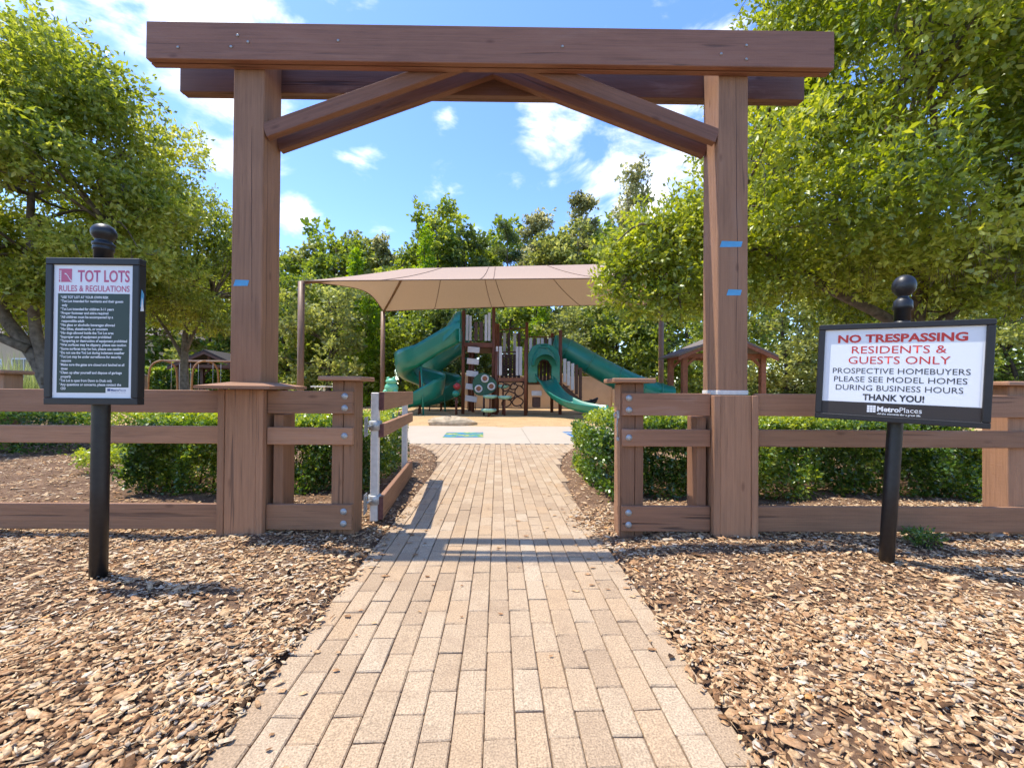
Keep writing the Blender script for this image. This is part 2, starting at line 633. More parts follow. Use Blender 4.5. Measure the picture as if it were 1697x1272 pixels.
def put(name, me, mat, parent=None, loc=(0, 0, 0), rot=(0, 0, 0)):
    o = bpy.data.objects.new(name, me)
    if mat is not None and len(me.materials) == 0:
        me.materials.append(mat)
    o.location = loc
    o.rotation_euler = rot
    return link(o, parent)


class MB:
    """collects shapes into one mesh"""

    def __init__(self):
        self.bm = bmesh.new()

    def box(self, x0, x1, y0, y1, z0, z1, bev=0, mtx=None):
        vs = [self.bm.verts.new(p) for p in ((x0, y0, z0), (x1, y0, z0), (x1, y1, z0), (x0, y1, z0), (x0, y0, z1), (x1, y0, z1), (x1, y1, z1), (x0, y1, z1))]
        fs = [self.bm.faces.new([vs[i] for i in f]) for f in ((0, 3, 2, 1), (4, 5, 6, 7), (0, 1, 5, 4), (1, 2, 6, 5), (2, 3, 7, 6), (3, 0, 4, 7))]
        if bev:
            es = list({e for f in fs for e in f.edges})
            r = bmesh.ops.bevel(self.bm, geom=es, offset=bev, segments=1, affect='EDGES', profile=.5)
            vs = list({v for f in r['faces'] for v in f.verts})
        if mtx is not None:
            bmesh.ops.transform(self.bm, matrix=mtx, verts=vs)
        return self

    def prism(self, poly, y0, y1, bev=0):
        """polygon in (x,z), extruded along y"""
        a = [self.bm.verts.new((x, y0, z)) for x, z in poly]
        b = [self.bm.verts.new((x, y1, z)) for x, z in poly]
        n = len(poly)
        fs = [self.bm.faces.new(a), self.bm.faces.new(b[::-1])]
        for i in range(n):
            fs.append(self.bm.faces.new((a[i], b[i], b[(i + 1) % n], a[(i + 1) % n])))
        bmesh.ops.recalc_face_normals(self.bm, faces=fs)
        if bev:
            es = list({e for f in fs for e in f.edges})
            bmesh.ops.bevel(self.bm, geom=es, offset=bev, segments=1, affect='EDGES')
        return self

    def tube(self, pts, rad, n=8, cap=True, closed=False):
        pts = [Vector(p) for p in pts]
        if not hasattr(rad, '__len__'):
            rad = [rad] * len(pts)
        rings = []
        ref = None
        m = len(pts)
        for i, p in enumerate(pts):
            if closed:
                t = pts[(i + 1) % m] - pts[i - 1]
            else:
                t = pts[min(i + 1, m - 1)] - pts[max(i - 1, 0)]
            t.normalize()
            if ref is None:
                ref = Vector((0, 0, 1)) if abs(t.z) < .9 else Vector((1, 0, 0))
            u = ref - t * ref.dot(t)
            u.normalize()
            ref = u
            v = t.cross(u)
            rings.append([self.bm.verts.new(p + (u * math.cos(2 * math.pi * k / n) + v * math.sin(2 * math.pi * k / n)) * rad[i]) for k in range(n)])
        rng = range(m if closed else m - 1)
        for i in rng:
            a, b = rings[i], rings[(i + 1) % m]
            for k in range(n):
                f = self.bm.faces.new((a[k], a[(k + 1) % n], b[(k + 1) % n], b[k]))
                f.smooth = True
        if cap and not closed:
            self.bm.faces.new(rings[0][::-1])
            self.bm.faces.new(rings[-1])
        return self

    def lathe(self, prof, n=20, c=(0, 0, 0), axis='z'):
        rings = []
        for r, z in prof:
            ring = []
            for k in range(n):
                a = 2 * math.pi * k / n
                q = (r * math.cos(a), r * math.sin(a), z)
                if axis == 'y':
                    q = (q[0], z, q[1])
                elif axis == 'x':
                    q = (z, q[0], q[1])
                ring.append(self.bm.verts.new((q[0] + c[0], q[1] + c[1], q[2] + c[2])))
            rings.append(ring)
        for a, b in zip(rings, rings[1:]):
            for k in range(n):
                f = self.bm.faces.new((a[k], a[(k + 1) % n], b[(k + 1) % n], b[k]))
                f.smooth = True
        fa = self.bm.faces.new(rings[0][::-1])
        fb = self.bm.faces.new(rings[-1])
        fa.smooth = fb.smooth = False
        return self

    def grid(self, P, smooth=True, flip=False, closed_u=False):
        """P[i][j] points"""
        V = [[self.bm.verts.new(p) for p in row] for row in P]
        nj = len(V[0])
        for i in range(len(V) - 1):
            for j in range(nj if closed_u else nj - 1):
                q = (V[i][j], V[i][(j + 1) % nj], V[i + 1][(j + 1) % nj], V[i + 1][j])
                f = self.bm.faces.new(q[::-1] if flip else q)
                f.smooth = smooth
        return self

    def mesh(self, name):
        me = bpy.data.meshes.new(name)
        bmesh.ops.recalc_face_normals(self.bm, faces=self.bm.faces[:])
        self.bm.to_mesh(me)
        self.bm.free()
        return me

    def build(self, name, mat, parent=None, loc=(0, 0, 0), rot=(0, 0, 0)):
        return put(name, self.mesh(name), mat, parent, loc, rot)


def bar(name, a, b, w, h, mat, parent=None, bev=.003):
    """board from a to b with its own local x along the length; w = width across, h = height"""
    a, b = Vector(a), Vector(b)
    d = b - a
    ln = d.length
    me = MB().box(0, ln, -w / 2, w / 2, -h / 2, h / 2, bev).mesh(name)
    rz = math.atan2(d.y, d.x)
    ry = -math.asin(d.z / ln)
    return put(name, me, mat, parent, a, (0, ry, rz))


def mesh_np(name, V, F, tint=None, mat=None, smooth=False):
    """V (n,3); F (m,k) constant-size polygons, tint per vertex"""
    me = bpy.data.meshes.new(name)
    V = np.ascontiguousarray(V, dtype=np.float32)
    F = np.ascontiguousarray(F, dtype=np.int32)
    m, k = F.shape
    me.vertices.add(len(V))
    me.vertices.foreach_set('co', V.ravel())
    me.loops.add(m * k)
    me.loops.foreach_set('vertex_index', F.ravel())
    me.polygons.add(m)
    me.polygons.foreach_set('loop_start', np.arange(0, m * k, k, dtype=np.int32))
    try:
        me.polygons.foreach_set('loop_total', np.full(m, k, dtype=np.int32))
    except Exception:
        pass
    if smooth:
        me.polygons.foreach_set('use_smooth', np.ones(m, dtype=bool))
    if tint is not None:
        a = me.attributes.new('tint', 'FLOAT', 'POINT')
        a.data.foreach_set('value', np.ascontiguousarray(tint, dtype=np.float32))
    me.update(calc_edges=True)
    if mat:
        me.materials.append(mat)
    return me


def unit(a):
    return a / np.maximum(np.linalg.norm(a, axis=1, keepdims=True), 1e-6)


def leaves_np(pos, d, nrm, ln, wd, tint):
    """kite-shaped leaves"""
    d = unit(d)
    s = unit(np.cross(d, nrm))
    n = np.cross(s, d)
    ln = ln[:, None]
    wd = wd[:, None]
    b = pos
    t = pos + d * ln - n * ln * .06
    mid = pos + d * ln * .5 + n * wd * .16
    V = np.stack([b, mid + s * wd * .5, t, mid - s * wd * .5], 1).reshape(-1, 3)
    F = np.arange(len(pos) * 4).reshape(-1, 4)
    return V, F, np.repeat(np.clip(tint, 0, 1), 4)


def sprigs(cen, out_dir, per, tw, ln, wd, tint0, up=.55, rng=RNG):
    """leaf sprigs: 'per' leaves along a short twig at each centre"""
    n = len(cen)
    dirs = unit(out_dir + rng.normal(0, .55, (n, 3)))
    t = rng.uniform(-.5, .5, (n, per))
    P = (cen[:, None, :] + dirs[:, None, :] * (t * tw)[..., None] + rng.normal(0, tw * .10, (n, per, 3))).reshape(-1, 3)
    D = (dirs[:, None, :] * .7 + rng.normal(0, .6, (n, per, 3))).reshape(-1, 3)
    Nn = unit(rng.normal(0, .6, (n * per, 3)) + np.array([0, 0, up]))
    k = n * per
    L_ = ln * rng.uniform(.7, 1.25, k)
    W_ = wd * rng.uniform(.75, 1.2, k)
    T = np.repeat(tint0, per) + rng.normal(0, .13, k)
    return leaves_np(P, D, Nn, L_, W_, T)


def join_np(parts):
    off = 0
    Vs, Fs, Ts = [], [], []
    for V, F, T in parts:
        Vs.append(V)
        Fs.append(F + off)
        Ts.append(T)
        off += len(V)
    return np.concatenate(Vs), np.concatenate(Fs), np.concatenate(Ts)


def clump_leaves(clumps, n_sprig, per, tw, ln, wd, rng=RNG, up=.55, shell=2.4, drop=0.0):
    """clumps: list of (center, radii(3), tint) ; n_sprig total, shared out by size"""
    vol = np.array([c[1][0] * c[1][1] + c[1][0] * c[1][2] for c in clumps])
    cnt = np.maximum(6, (n_sprig * vol / vol.sum()).astype(int))
    parts = []
    for (c, r, tn), k in zip(clumps, cnt):
        u = unit(rng.normal(0, 1, (k, 3)))
        rad = rng.uniform(0, 1, k) ** (1 / shell)
        lump = 1 + .22 * np.sin(u[:, 0] * 5 + c[0] * 3) * np.cos(u[:, 1] * 4 + c[1] * 5) + rng.normal(0, .10, k)
        P = np.array(c) + u * (rad * lump)[:, None] * np.array(r)
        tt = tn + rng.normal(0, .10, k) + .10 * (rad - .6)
        od = u + np.array([0, 0, .35 - drop])
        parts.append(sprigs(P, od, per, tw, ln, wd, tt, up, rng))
    return join_np(parts)


def smooth_path(pts, n=6):
    """Catmull-Rom through points"""
    P = [Vector(p) for p in pts]
    P = [P[0] * 2 - P[1]] + P + [P[-1] * 2 - P[-2]]
    out = []
    for i in range(1, len(P) - 2):
        for k in range(n):
            t = k / n
            a, b, c, d = P[i - 1], P[i], P[i + 1], P[i + 2]
            out.append(.5 * ((2 * b) + (c - a) * t + (2 * a - 5 * b + 4 * c - d) * t * t + (3 * b - a - 3 * c + d) * t ** 3))
    out.append(P[-2])
    return out


def limb(mb, pts, r0, r1, n=7, jitter=.0):
    sp = smooth_path(pts, 4)
    if jitter:
        sp = [sp[0]] + [p + Vector((random.uniform(-1, 1), random.uniform(-1, 1), random.uniform(-1, 1))) * jitter for p in sp[1:]]
    m = len(sp)
    mb.tube(sp, [r0 + (r1 - r0) * (i / (m - 1)) ** .8 for i in range(m)], n)


# ------------------------------------------------------------------ the ground
gnd = MB().grid([[(-1500, -1500, -.06), (1500, -1500, -.06)], [(-1500, 1500, -.06), (1500, 1500, -.06)]], False).build('ground', M['soil'])
tag(gnd, 'brown soil ground reaching to the horizon', 'ground', kind='structure')

PATH_L, PATH_R, PATH_END = -.935, .858, 9.14
NCOL = 16
PW = (PATH_R - PATH_L) / NCOL
PL = .232


def left_edge(y):
    return float(np.interp(y, [0, 5.6, 6.5, 7.4, 8.1, 8.6, 8.95, 9.14], [PATH_L - .005, PATH_L - .005, -.98, -1.10, -1.36, -1.75, -2.3, -3.0]))


def right_edge(y):
    return float(np.interp(y, [0, 4.2, 5.2, 6.4, 7.3, 8.0, 8.6, 8.95, 9.14], [PATH_R + .005, PATH_R + .005, .92, 1.02, 1.20, 1.42, 1.85, 2.3, 3.0]))


def mound(x, y):
    """height of the mulch beds"""
    e = np.minimum(np.abs(x - PATH_L), np.abs(x - PATH_R))
    return .012 + .035 * np.clip(e / .5, 0, 1) + .016 * np.sin(x * 2.1 + y * 1.3) * np.clip(e, 0, 1) + .012 * np.sin(x * 5.3 - y * 4.1) * np.clip(e, 0, 1)


def bed(name, side, label):
    ys = np.concatenate([np.linspace(-1.0, 4.5, 90), np.linspace(4.6, 9.14, 50)])
    ts = np.concatenate([np.linspace(0, .12, 24), np.linspace(.135, 1, 60)])
    rows = []
    for y in ys:
        e = left_edge(y) if side < 0 else right_edge(y)
        far = side * 17
        xs = e + (far - e) * ts
        z = mound(xs, y) + RNG.normal(0, .004, len(xs))
        z[0] = -.03
        rows.append([(x, y, zz) for x, zz in zip(xs, z)])
    o = MB().grid(rows, True).build(name, M['mulchbase'])
    return tag(o, label, 'mulch bed', kind='structure')


bed('mulch_bed_left', -1, 'brown bark mulch bed left of the brick path')
bed('mulch_bed_right', 1, 'brown bark mulch bed right of the brick path')

# brick path
path = MB().grid([[(left_edge(y) + .01, y, -.012), (right_edge(y) - .01, y, -.012)] for y in np.concatenate([[.2], np.linspace(4, 9.14, 40)])], False).build('brick_path', M['sand'])
tag(path, 'tan brick paver path leading through the gateway', 'path', kind='structure')


def paver_mesh(k):
    g = .0022
    mb = MB()
    mb.box(-PW / 2 + g, PW / 2 - g, -PL / 2 + g, PL / 2 - g, -.05, 0, .0045)
    for v in mb.bm.verts:
        if v.co.z > -.02:
            v.co.x += random.uniform(-.0022, .0016)
            v.co.y += random.uniform(-.0026, .0022)
            v.co.z += random.uniform(-.001, .001)
    return mb.mesh('paver')


variants = [paver_mesh(k) for k in range(10)]
for me in variants:
    me.materials.append(M['paver'])
slots = []
for c in range(-14, NCOL + 18):
    x = PATH_L + (c + .5) * PW
    y = .12 + (c % 2) * PL / 2
    while y < PATH_END - PL * .3:
        yy = y
        if left_edge(yy) - .02 < x - PW / 2 + .012 and x + PW / 2 - .012 < right_edge(yy) + .02:
            slots.append((yy, x))
        y += PL
slots.sort()
vis = [s for s in slots if s[0] > .95]
near_set = vis[:300]
for yy, x in near_set:
    o = put('paver', random.choice(variants), None, path, (x, yy, random.uniform(-.0022, .0022)), (random.gauss(0, .004), random.gauss(0, .006), random.gauss(0, .006)))
ns = set(near_set)
parts = []
vco = [np.array([v.co[:] for v in me.vertices]) for me in variants]
vfc = [[tuple(p.vertices) for p in me.polygons] for me in variants]
bmv, bmf, bmt = [], [], []
off = 0
for s in slots:
    if s in ns:
        continue
    k = random.randrange(10)
    v = vco[k] + np.array([s[1], s[0], random.uniform(-.002, .002)])
    bmv.append(v)
    bmf += [tuple(i + off for i in f) for f in vfc[k]]
    bmt += [random.random()] * len(v)
    off += len(v)
me = bpy.data.meshes.new('pavers_beyond')
me.from_pydata(np.concatenate(bmv).tolist(), [], bmf)
a = me.attributes.new('tint', 'FLOAT', 'POINT')
a.data.foreach_set('value', np.array(bmt, dtype=np.float32))
me.materials.append(M['paver_far'])
tag(put('pavers_beyond', me, None, path), kind='stuff')

# concrete walk, cut into slabs
walk = empty('concrete_walk', (0, 11.4, 0))
tag(walk, 'pale concrete walk between the brick path and the playground', 'walk', kind='structure')
cuts = [-19, -13.5, -8.6, -4.1, .78, 5.4, 10.2, 15, 20]
for x0, x1 in zip(cuts, cuts[1:]):
    mb = MB()
    n = 8
    P = []
    xs = np.linspace(x0 + .004, x1 - .004, n)
    far = [13.72 - .0035 * (x + 1) ** 2 for x in xs]
    a_ = [(x, 9.15 - 11.4, 0.002) for x in xs]
    b_ = [(x, fy - 11.4, 0.002) for x, fy in zip(xs, far)]
    mb.grid([[(p[0], p[1], -.1) for p in a_], a_, b_, [(p[0], p[1], -.1) for p in b_]], False)
    mb.build('slab', M['concrete'], walk)
base = MB().grid([[(-19, 9.15, -.03), (20, 9.15, -.03)], [(-19, 13, -.03), (20, 13, -.03)]], False).build('walk_bed', M['sand'], walk, (0, -11.4, 0))

# playground wood fibre
rows = []
for y in np.linspace(12.6, 36, 60):
    xs = np.linspace(-22, 24, 90)
    rows.append([(x, y, (-.035 + .05 * min(1, (y - 12.6) / 1.5)) + .012 * math.sin(x * 1.7 + y) + random.uniform(-.008, .008)) for x in xs])
tag(MB().grid(rows, True).build('play_surface', M['fibre']), 'tan wood fibre surface under the playground', 'play surface', kind='structure')

# bark chips: too many to count
def chips(n, ymin, ymax, detail, lmin, lmax, seed, slim=1.0):
    rng = np.random.default_rng(seed)
    x = np.empty(0)
    y = np.empty(0)
    while len(x) < n:
        k = n * 2
        yy = ymin + (ymax - ymin) * rng.uniform(0, 1, k) ** .75
        xx = rng.uniform(-1, 1, k) * (1.5 * yy + 1.3)
        le = np.interp(yy, [0, 5.6, 6.5, 7.4, 8.1, 8.6, 8.95, 9.14], [PATH_L, PATH_L, -.98, -1.10, -1.36, -1.75, -2.3, -3.0])
        re = np.interp(yy, [0, 4.2, 5.2, 6.4, 7.3, 8.0, 8.6, 8.95, 9.14], [PATH_R, PATH_R, .92, 1.02, 1.20, 1.42, 1.85, 2.3, 3.0])
        fray = np.abs(rng.normal(0, .030, k)) * (1 + 1.6 * np.exp(-((yy - 3.6) / 1.0) ** 2)) + .09 * np.exp(-((yy - 3.7) / .5) ** 2) * (xx > 0)
        ok = (xx < le + fray - .02) | (xx > re - fray + .02)
        x = np.concatenate([x, xx[ok]])
        y = np.concatenate([y, yy[ok]])
    x, y = x[:n], y[:n]
    bare = np.sin(x * 2.7 + 1.1 * y) * np.sin(y * 3.1 - 1.4 * x + 2) + .5 * np.sin(x * 7.1) * np.sin(y * 6.3)
    drop = (bare > .95) & (rng.uniform(0, 1, n) < .35)
    y = np.where(drop, y - 40, y)
    z = mound(x, y) + rng.uniform(0, .016, n)
    onpath = (x > PATH_L) & (x < PATH_R) & (y < 6)
    z = np.where(onpath, .006 + rng.uniform(0, .006, n), z)
    ln = lmin + (lmax - lmin) * rng.beta(1.5, 3.0, n)
    wd = ln * rng.uniform(.22, .66, n) * slim
    th = rng.uniform(.0010, .0032, n)
    yaw = rng.normal(.45, 1.1, n)
    tx = rng.normal(0, .17, n)
    ty = rng.normal(0, .15, n)
    cx = np.stack([np.cos(yaw) * np.cos(ty), np.sin(yaw) * np.cos(ty), np.sin(ty)], 1)
    cy = np.stack([-np.sin(yaw) * np.cos(tx), np.cos(yaw) * np.cos(tx), np.sin(tx)], 1)
    cz = np.cross(cx, cy)
    P = np.stack([x, y, z], 1)
    tint = rng.uniform(0, 1, n)
    shred = (np.sin(x * 1.3 + .8 * y) * np.sin(y * 1.9 - .6 * x + 1) > .35) | ((x > .8) & (x < 1.6) & (y < 2.8))
    tint = np.where(shred & (rng.uniform(0, 1, n) < .5), tint * .6, tint)
    K = 6
    ang = np.linspace(0, 2 * np.pi, K, endpoint=False)[None, :] + rng.uniform(-.42, .42, (n, K))
    rr = rng.uniform(.55, 1.18, (n, K))
    px = np.sign(np.cos(ang)) * np.abs(np.cos(ang)) ** .8 * rr * (ln / 2)[:, None]
    py = np.sin(ang) * rr * (wd / 2)[:, None]
    cup = (px / ln[:, None]) ** 2 * (rng.uniform(-.03, .03, n))[:, None] + rng.normal(0, .0012, (n, K))
    top = P[:, None, :] + cx[:, None, :] * px[..., None] + cy[:, None, :] * py[..., None] + cz[:, None, :] * (th[:, None] + cup)[..., None]
    if detail:
        bot = P[:, None, :] + cx[:, None, :] * (px * 1.02)[..., None] + cy[:, None, :] * (py * 1.05)[..., None] - cz[:, None, :] * (th[:, None] - cup)[..., None]
        V = np.concatenate([top, bot], 1).reshape(-1, 3)
        base_i = (np.arange(n) * 12)[:, None]
        quads = [base_i + np.array([[0, 1, 2, 3]]), base_i + np.array([[0, 3, 4, 5]])]
        for k in range(K):
            k2 = (k + 1) % K
            quads.append(base_i + np.array([[k, k + 6, k2 + 6, k2]]))
        F = np.concatenate(quads, 0)
        return V, F, np.repeat(tint, 12)
    base_i = (np.arange(n) * 6)[:, None]
    F = np.concatenate([base_i + np.array([[0, 1, 2, 3]]), base_i + np.array([[0, 3, 4, 5]])], 0)
    return top.reshape(-1, 3), F, np.repeat(tint, 6)


V, F, T = join_np([chips(15000, .75, 2.1, True, .020, .074, 1), chips(36000, 1.3, 4.0, False, .020, .074, 4), chips(24000, .7, 4.2, False, .009, .04, 2), chips(9000, .75, 4.0, False, .03, .11, 6, .10), chips(28000, 3.7, 9.1, False, .026, .085, 3), chips(900, .75, 4.0, True, .07, .125, 7), chips(500, .75, 4.2, True, .035, .07, 8, 1.3)])
# a few strays on the path
rs = np.random.default_rng(9)
V2, F2, T2 = [], [], []
ks = 0
for _ in range(170):
    side = rs.uniform() < .5
    yy = rs.uniform(1.2, 8) if rs.uniform() < .45 else rs.normal(3.9, .9)
    off_ = abs(rs.normal(0, .22))
    xx = PATH_L + off_ if side else PATH_R - off_
    if rs.uniform() < .25:
        xx = rs.uniform(PATH_L, PATH_R)
    r_ = rs.uniform(.006, .026)
    a0 = rs.uniform(0, 6.28)
    q = [(xx + r_ * rs.uniform(.6, 1.2) * math.cos(a0 + k * 1.05) * (1 if k % 3 else 1.3), yy + r_ * .6 * rs.uniform(.6, 1.2) * math.sin(a0 + k * 1.05), .004 + rs.uniform(0, .006)) for k in range(6)]
    V2 += q
    F2 += [(ks, ks + 1, ks + 2, ks + 3), (ks, ks + 3, ks + 4, ks + 5)]
    T2 += [rs.uniform(.05, .45)] * 6
    ks += 6
V, F, T = join_np([(V, F, T), (np.array(V2), np.array(F2), np.array(T2))])
mul = put('bark_chips', mesh_np('bark_chips', V, F, T, M['chip']), None)
tag(mul, 'loose bark chips covering the beds beside the path', 'bark chips', kind='stuff')


# ------------------------------------------------------------------ the gateway (local frame of the fence line)
GO = Vector((-.06, 3.157, 0))
GR = R(-1.56)


def gp(x, y, z=0):
    """a point of the fence line's frame in the world"""
    return Vector((GO.x + x * math.cos(GR) - y * math.sin(GR), GO.y + x * math.sin(GR) + y * math.cos(GR), z))


arb = empty('timber_gateway', gp(0, .178), GR, 'brown timber gateway arch with two posts, double beams and knee braces', 'gateway')
# the gateway's parts use the fence frame shifted by .178
PX = 1.948
CW = .355          # cladding width
for s in (-1, 1):
    x = s * PX
    post = MB().box(-.1225, .1225, -.1225, .1225, 0, 4.03, .006).build('post', M['wood_z'], arb, (x, 0, 0))
    h = CW / 2
    top = 1.2 if s < 0 else 1.178
    tw, tt = .052, .022
    for sx in (-1, 1):
        for sy in (-1, 1):
            x0, x1 = (h - tw, h) if sx > 0 else (-h, -h + tw)
            y0, y1 = (h - tw, h) if sy > 0 else (-h, -h + tw)
            MB().box(x0, x1, y0, y1, -.05, top, .004).build('corner_board', M['wood_z'], post)
    for k in range(4):
        a = k * math.pi / 2
        MB().box(-h + tw + .003, h - tw - .003, -h + .008, -h + .008 + tt, -.05, top - .001, .002).build('panel_board', M['wood_z'], post, (0, 0, 0), (0, 0, a))
    if s < 0:
        # moulded cap, in four mitred lengths round the post
        for k in range(4):
            a = k * math.pi / 2
            mb = MB()
            o_, i_ = .285, .126
            z0, z1 = top + .002, top + .045
            ring = [[(-o_, -o_, z0), (o_, -o_, z0), (i_, -i_, z0), (-i_, -i_, z0)], [(-o_, -o_, z0 + .024), (o_, -o_, z0 + .024), (i_, -i_, z1 + .012), (-i_, -i_, z1 + .012)]]
            b0 = [mb.bm.verts.new(p) for p in ring[0]]
            t0 = [mb.bm.verts.new(p) for p in ring[1]]
            mb.bm.faces.new(b0[::-1])
            mb.bm.faces.new(t0)
            for q in range(4):
                mb.bm.faces.new((b0[q], b0[(q + 1) % 4], t0[(q + 1) % 4], t0[q]))
            mb.build('cap_board', M['wood_x'], post, (0, 0, 0), (0, 0, a))
    else:
        MB().box(-.1262, .1262, -.1262, .1262, top + .004, top + .040, .003).build('caulk_line', M['cream'], post)
    # long drying checks in the timber
    for (cx_, cy_, rot_, z0_, z1_) in ([(.030, -.1232, 0, 1.35, 3.75)] if s > 0 else [(.1232, -.055, 90, 1.30, 3.4), (.045, -.1232, 0, 1.9, 3.3)]):
        zz = np.linspace(z0_, z1_, 22)
        wv = np.cumsum(RNG.normal(0, .0022, 22))
        hw_ = .0016 * np.sin(np.linspace(.15, 3.0, 22)) + .0006
        rows_ = [[(wv[i] - hw_[i], 0, zz[i]), (wv[i] + hw_[i], 0, zz[i])] for i in range(22)]
        MB().grid(rows_, False).build('drying_check', M['rope'], post, (cx_, cy_, 0), (0, 0, R(rot_)))
# double beams, each of two planks
for y0, mt in ((-.213, 'beam'), (-.1655, 'beam'), (.1245, 'beam_old'), (.172, 'beam_old')):
    ext = 0 if y0 < 0 else .012
    dz = 0 if abs(y0) > .17 else -.006
    MB().box(-2.69 - ext, 2.70 + ext, y0, y0 + .043, 3.762 + dz, 4.055 + dz, .004).build('beam_plank', M[mt], arb)
# knee braces
for s in (-1, 1):
    for y in (-.092, .092):
        a = Vector((s * (PX - .1225), y, 3.275))
        b = Vector((s * .005, y, 3.275 + .372 * (PX - .125)))
        bar('knee_brace', a, b, .058, .118, M['beam'], arb, .004)
# bolt heads on the beam
for x, z in ((-2.44, 3.85), (-2.03, 3.86), (-1.98, 3.95), (-1.90, 3.90), (-1.2, 3.92), (1.80, 3.86), (2.0, 3.82), (2.0, 3.93), (.55, 3.9)):
    MB().lathe([(.011, -.004), (.010, .003), (.005, .006)], 10, axis='y').build('bolt_head', M['galv'], arb, (x, -.2155, z), (0, 0, math.pi))


def bolt(parent, x, y, z, r=.021):
    mb = MB().lathe([(r * 1.25, 0), (r * 1.25, .003), (r, .004), (r * .92, .010), (r * .5, .014)], 14, axis='y')
    return mb.build('bolt', M['galv'], parent, (x, y, z), (0, 0, math.pi))


RAILS = ((1.012, 1.192), (.765, .902), (.088, .287))


def fence(name, label, x0, x1, posts, bolts, origin=None, rails=RAILS, old=False, ry0=.050, cap_old=False):
    """three-rail timber fence; posts: (x, width, top, seam)"""
    org = origin if origin else (posts[0][0] if posts else x0)
    e = empty(name, gp(org, .178), GR, label, 'fence')
    for k, (a, b) in enumerate(rails):
        jig = random.uniform(-.003, .003)
        MB().box(x0 - org, x1 - org, ry0 - .178, ry0 + .038 - .178, a + jig, b + jig, .004).build('rail', M['wood_xo' if old else 'wood_x'], e)
    for px, w, top, seam in posts:
        mb = MB()
        yb = .0885 - .178
        if seam:
            mb.box(-w / 2, -w / 2 + w * seam - .002, yb, yb + .182, -.05, top, .004)
            mb.box(-w / 2 + w * seam + .002, w / 2, yb + .001, yb + .182, -.05, top - .001, .004)
        else:
            mb.box(-w / 2, w / 2, yb, yb + .182, -.05, top, .004)
        p = mb.build('post', M['wood_zo' if old else 'wood_z'], e, (px - org, 0, 0))
        if top > 1.22:
            MB().box(-w / 2 - .085, w / 2 + .075, yb - .075, yb + .182 + .07, top + .001, top + .037, .007).build('cap', M['wood_x'], p)
    for bx, bz in bolts:
        bolt(e, bx - org, ry0 - .178 - .001, bz)
    return e


BZ = (1.150, 1.055, .834, .236, .140)
fence('rail_fence', 'three-rail brown timber fence behind the rules sign, running to the left edge', -6.2, -PX - CW / 2 - .002, [(-4.62, .18, 1.30, .5)], [(-4.60, z) for z in BZ])
pl = fence('rail_fence', 'short fence panel with capped hinge post carrying the open gate', -PX + CW / 2 + .002, -1.092, [(-1.18, .182, 1.272, .5), (-1.70, .075, 1.0, 0)], [(-1.155, z) for z in BZ])
pr = fence('rail_fence', 'short weathered fence panel with capped latch post right of the path', 1.062, PX - CW / 2 - .002, [(1.152, .182, 1.272, .62), (1.715, .075, 1.0, 0)], [(1.112, z) for z in BZ], old=True)
fr = fence('rail_fence', 'three-rail brown timber fence behind the no trespassing sign, running right', PX + CW / 2 + .002, 6.4, [(4.315, .178, 1.27, .999), (4.52, .10, 1.27, 0)], [(4.36, z) for z in BZ])
# latch post: a lining board on the opening side and the latch on it
lp = [c for c in pr.children if c.name.startswith('post')][0]
MB().box(-.098 - .001, -.0925, -.082, .088, .0, 1.262, .002).build('lining_board', M['wood_z'], lp)
mb = MB()
mb.box(-.118, -.100, -.075, -.035, .985, 1.045, .003)
mb.box(-.118, -.100, -.075, -.035, .80, .83, .003)
mb.tube([(-.112, -.060, .99), (-.120, -.066, .93), (-.112, -.058, .87), (-.112, -.056, .82)], .0055, 6)
mb.tube([(-.125, -.055, 1.03), (-.14, -.055, 1.02), (-.14, -.055, 1.0), (-.125, -.055, .99)], .007, 6)
latch = mb.build('latch', M['galv'], lp)
# blue tape strips
for x, z, w, rot, nm in ((-PX - .04, 2.045, .125, .0, 'blue tape strip stuck on the left gateway post'), (PX - .015, 2.395, .185, -.01, 'upper blue tape strip on the right gateway post'), (PX + .01, 2.005, .125, .0, 'lower blue tape strip on the right gateway post')):
    mb = MB()
    mb.prism([(-w / 2, -.024), (w / 2 - .012, -.022), (w / 2, .022), (-w / 2 + .016, .026)], -.0012, .0)
    o = mb.build('tape_strip', M['tape'], None, gp(x, .178 - .1235, z), (0, rot, GR))
    tag(o, nm, 'tape')

# the open gate leaf
g0 = gp(-1.045, .46)
gl = empty('gate_leaf', (g0.x, g0.y, 0), R(4.2), 'open gate leaf with three brown rails on pale steel uprights', 'gate')
GLEN = 1.86
for y in (0, GLEN - .16):
    MB().box(-.034, .034, -.034, .034, .035, 1.178, .006).build('upright', M['cream'], gl, (0, y, 0))
for a, b in ((1.02, 1.185), (.78, .90), (.05, .255)):
    r_ = MB().box(.036, .082, -.034, GLEN, a, b, .004).build('rail', M['wood_y'], gl)
    MB().box(.038, .080, -.0365, -.0342, a + .003, b - .003).build('end_grain', M['endgrain'], r_)
for z in (.885, .225):
    hg = MB().lathe([(.050, -.042), (.058, -.038), (.058, .038), (.050, .042)], 18).build('hinge_collar', M['galv'], gl, (0, 0, z))
    MB().tube([(-.01, -.046, 0), (-.028, -.075, 0), (-.040, -.13, 0)], .010, 8).build('hinge_pin', M['galv'], hg)
    mb = MB().box(-.048, -.042, -.20, -.09, -.085, .085, .002)
    for q in (-.045, .045):
        mb.lathe([(.012, 0), (.011, .008), (.006, .011)], 8, (-.042, -.145, q), 'x')
    mb.build('hinge_plate', M['galv'], hg)


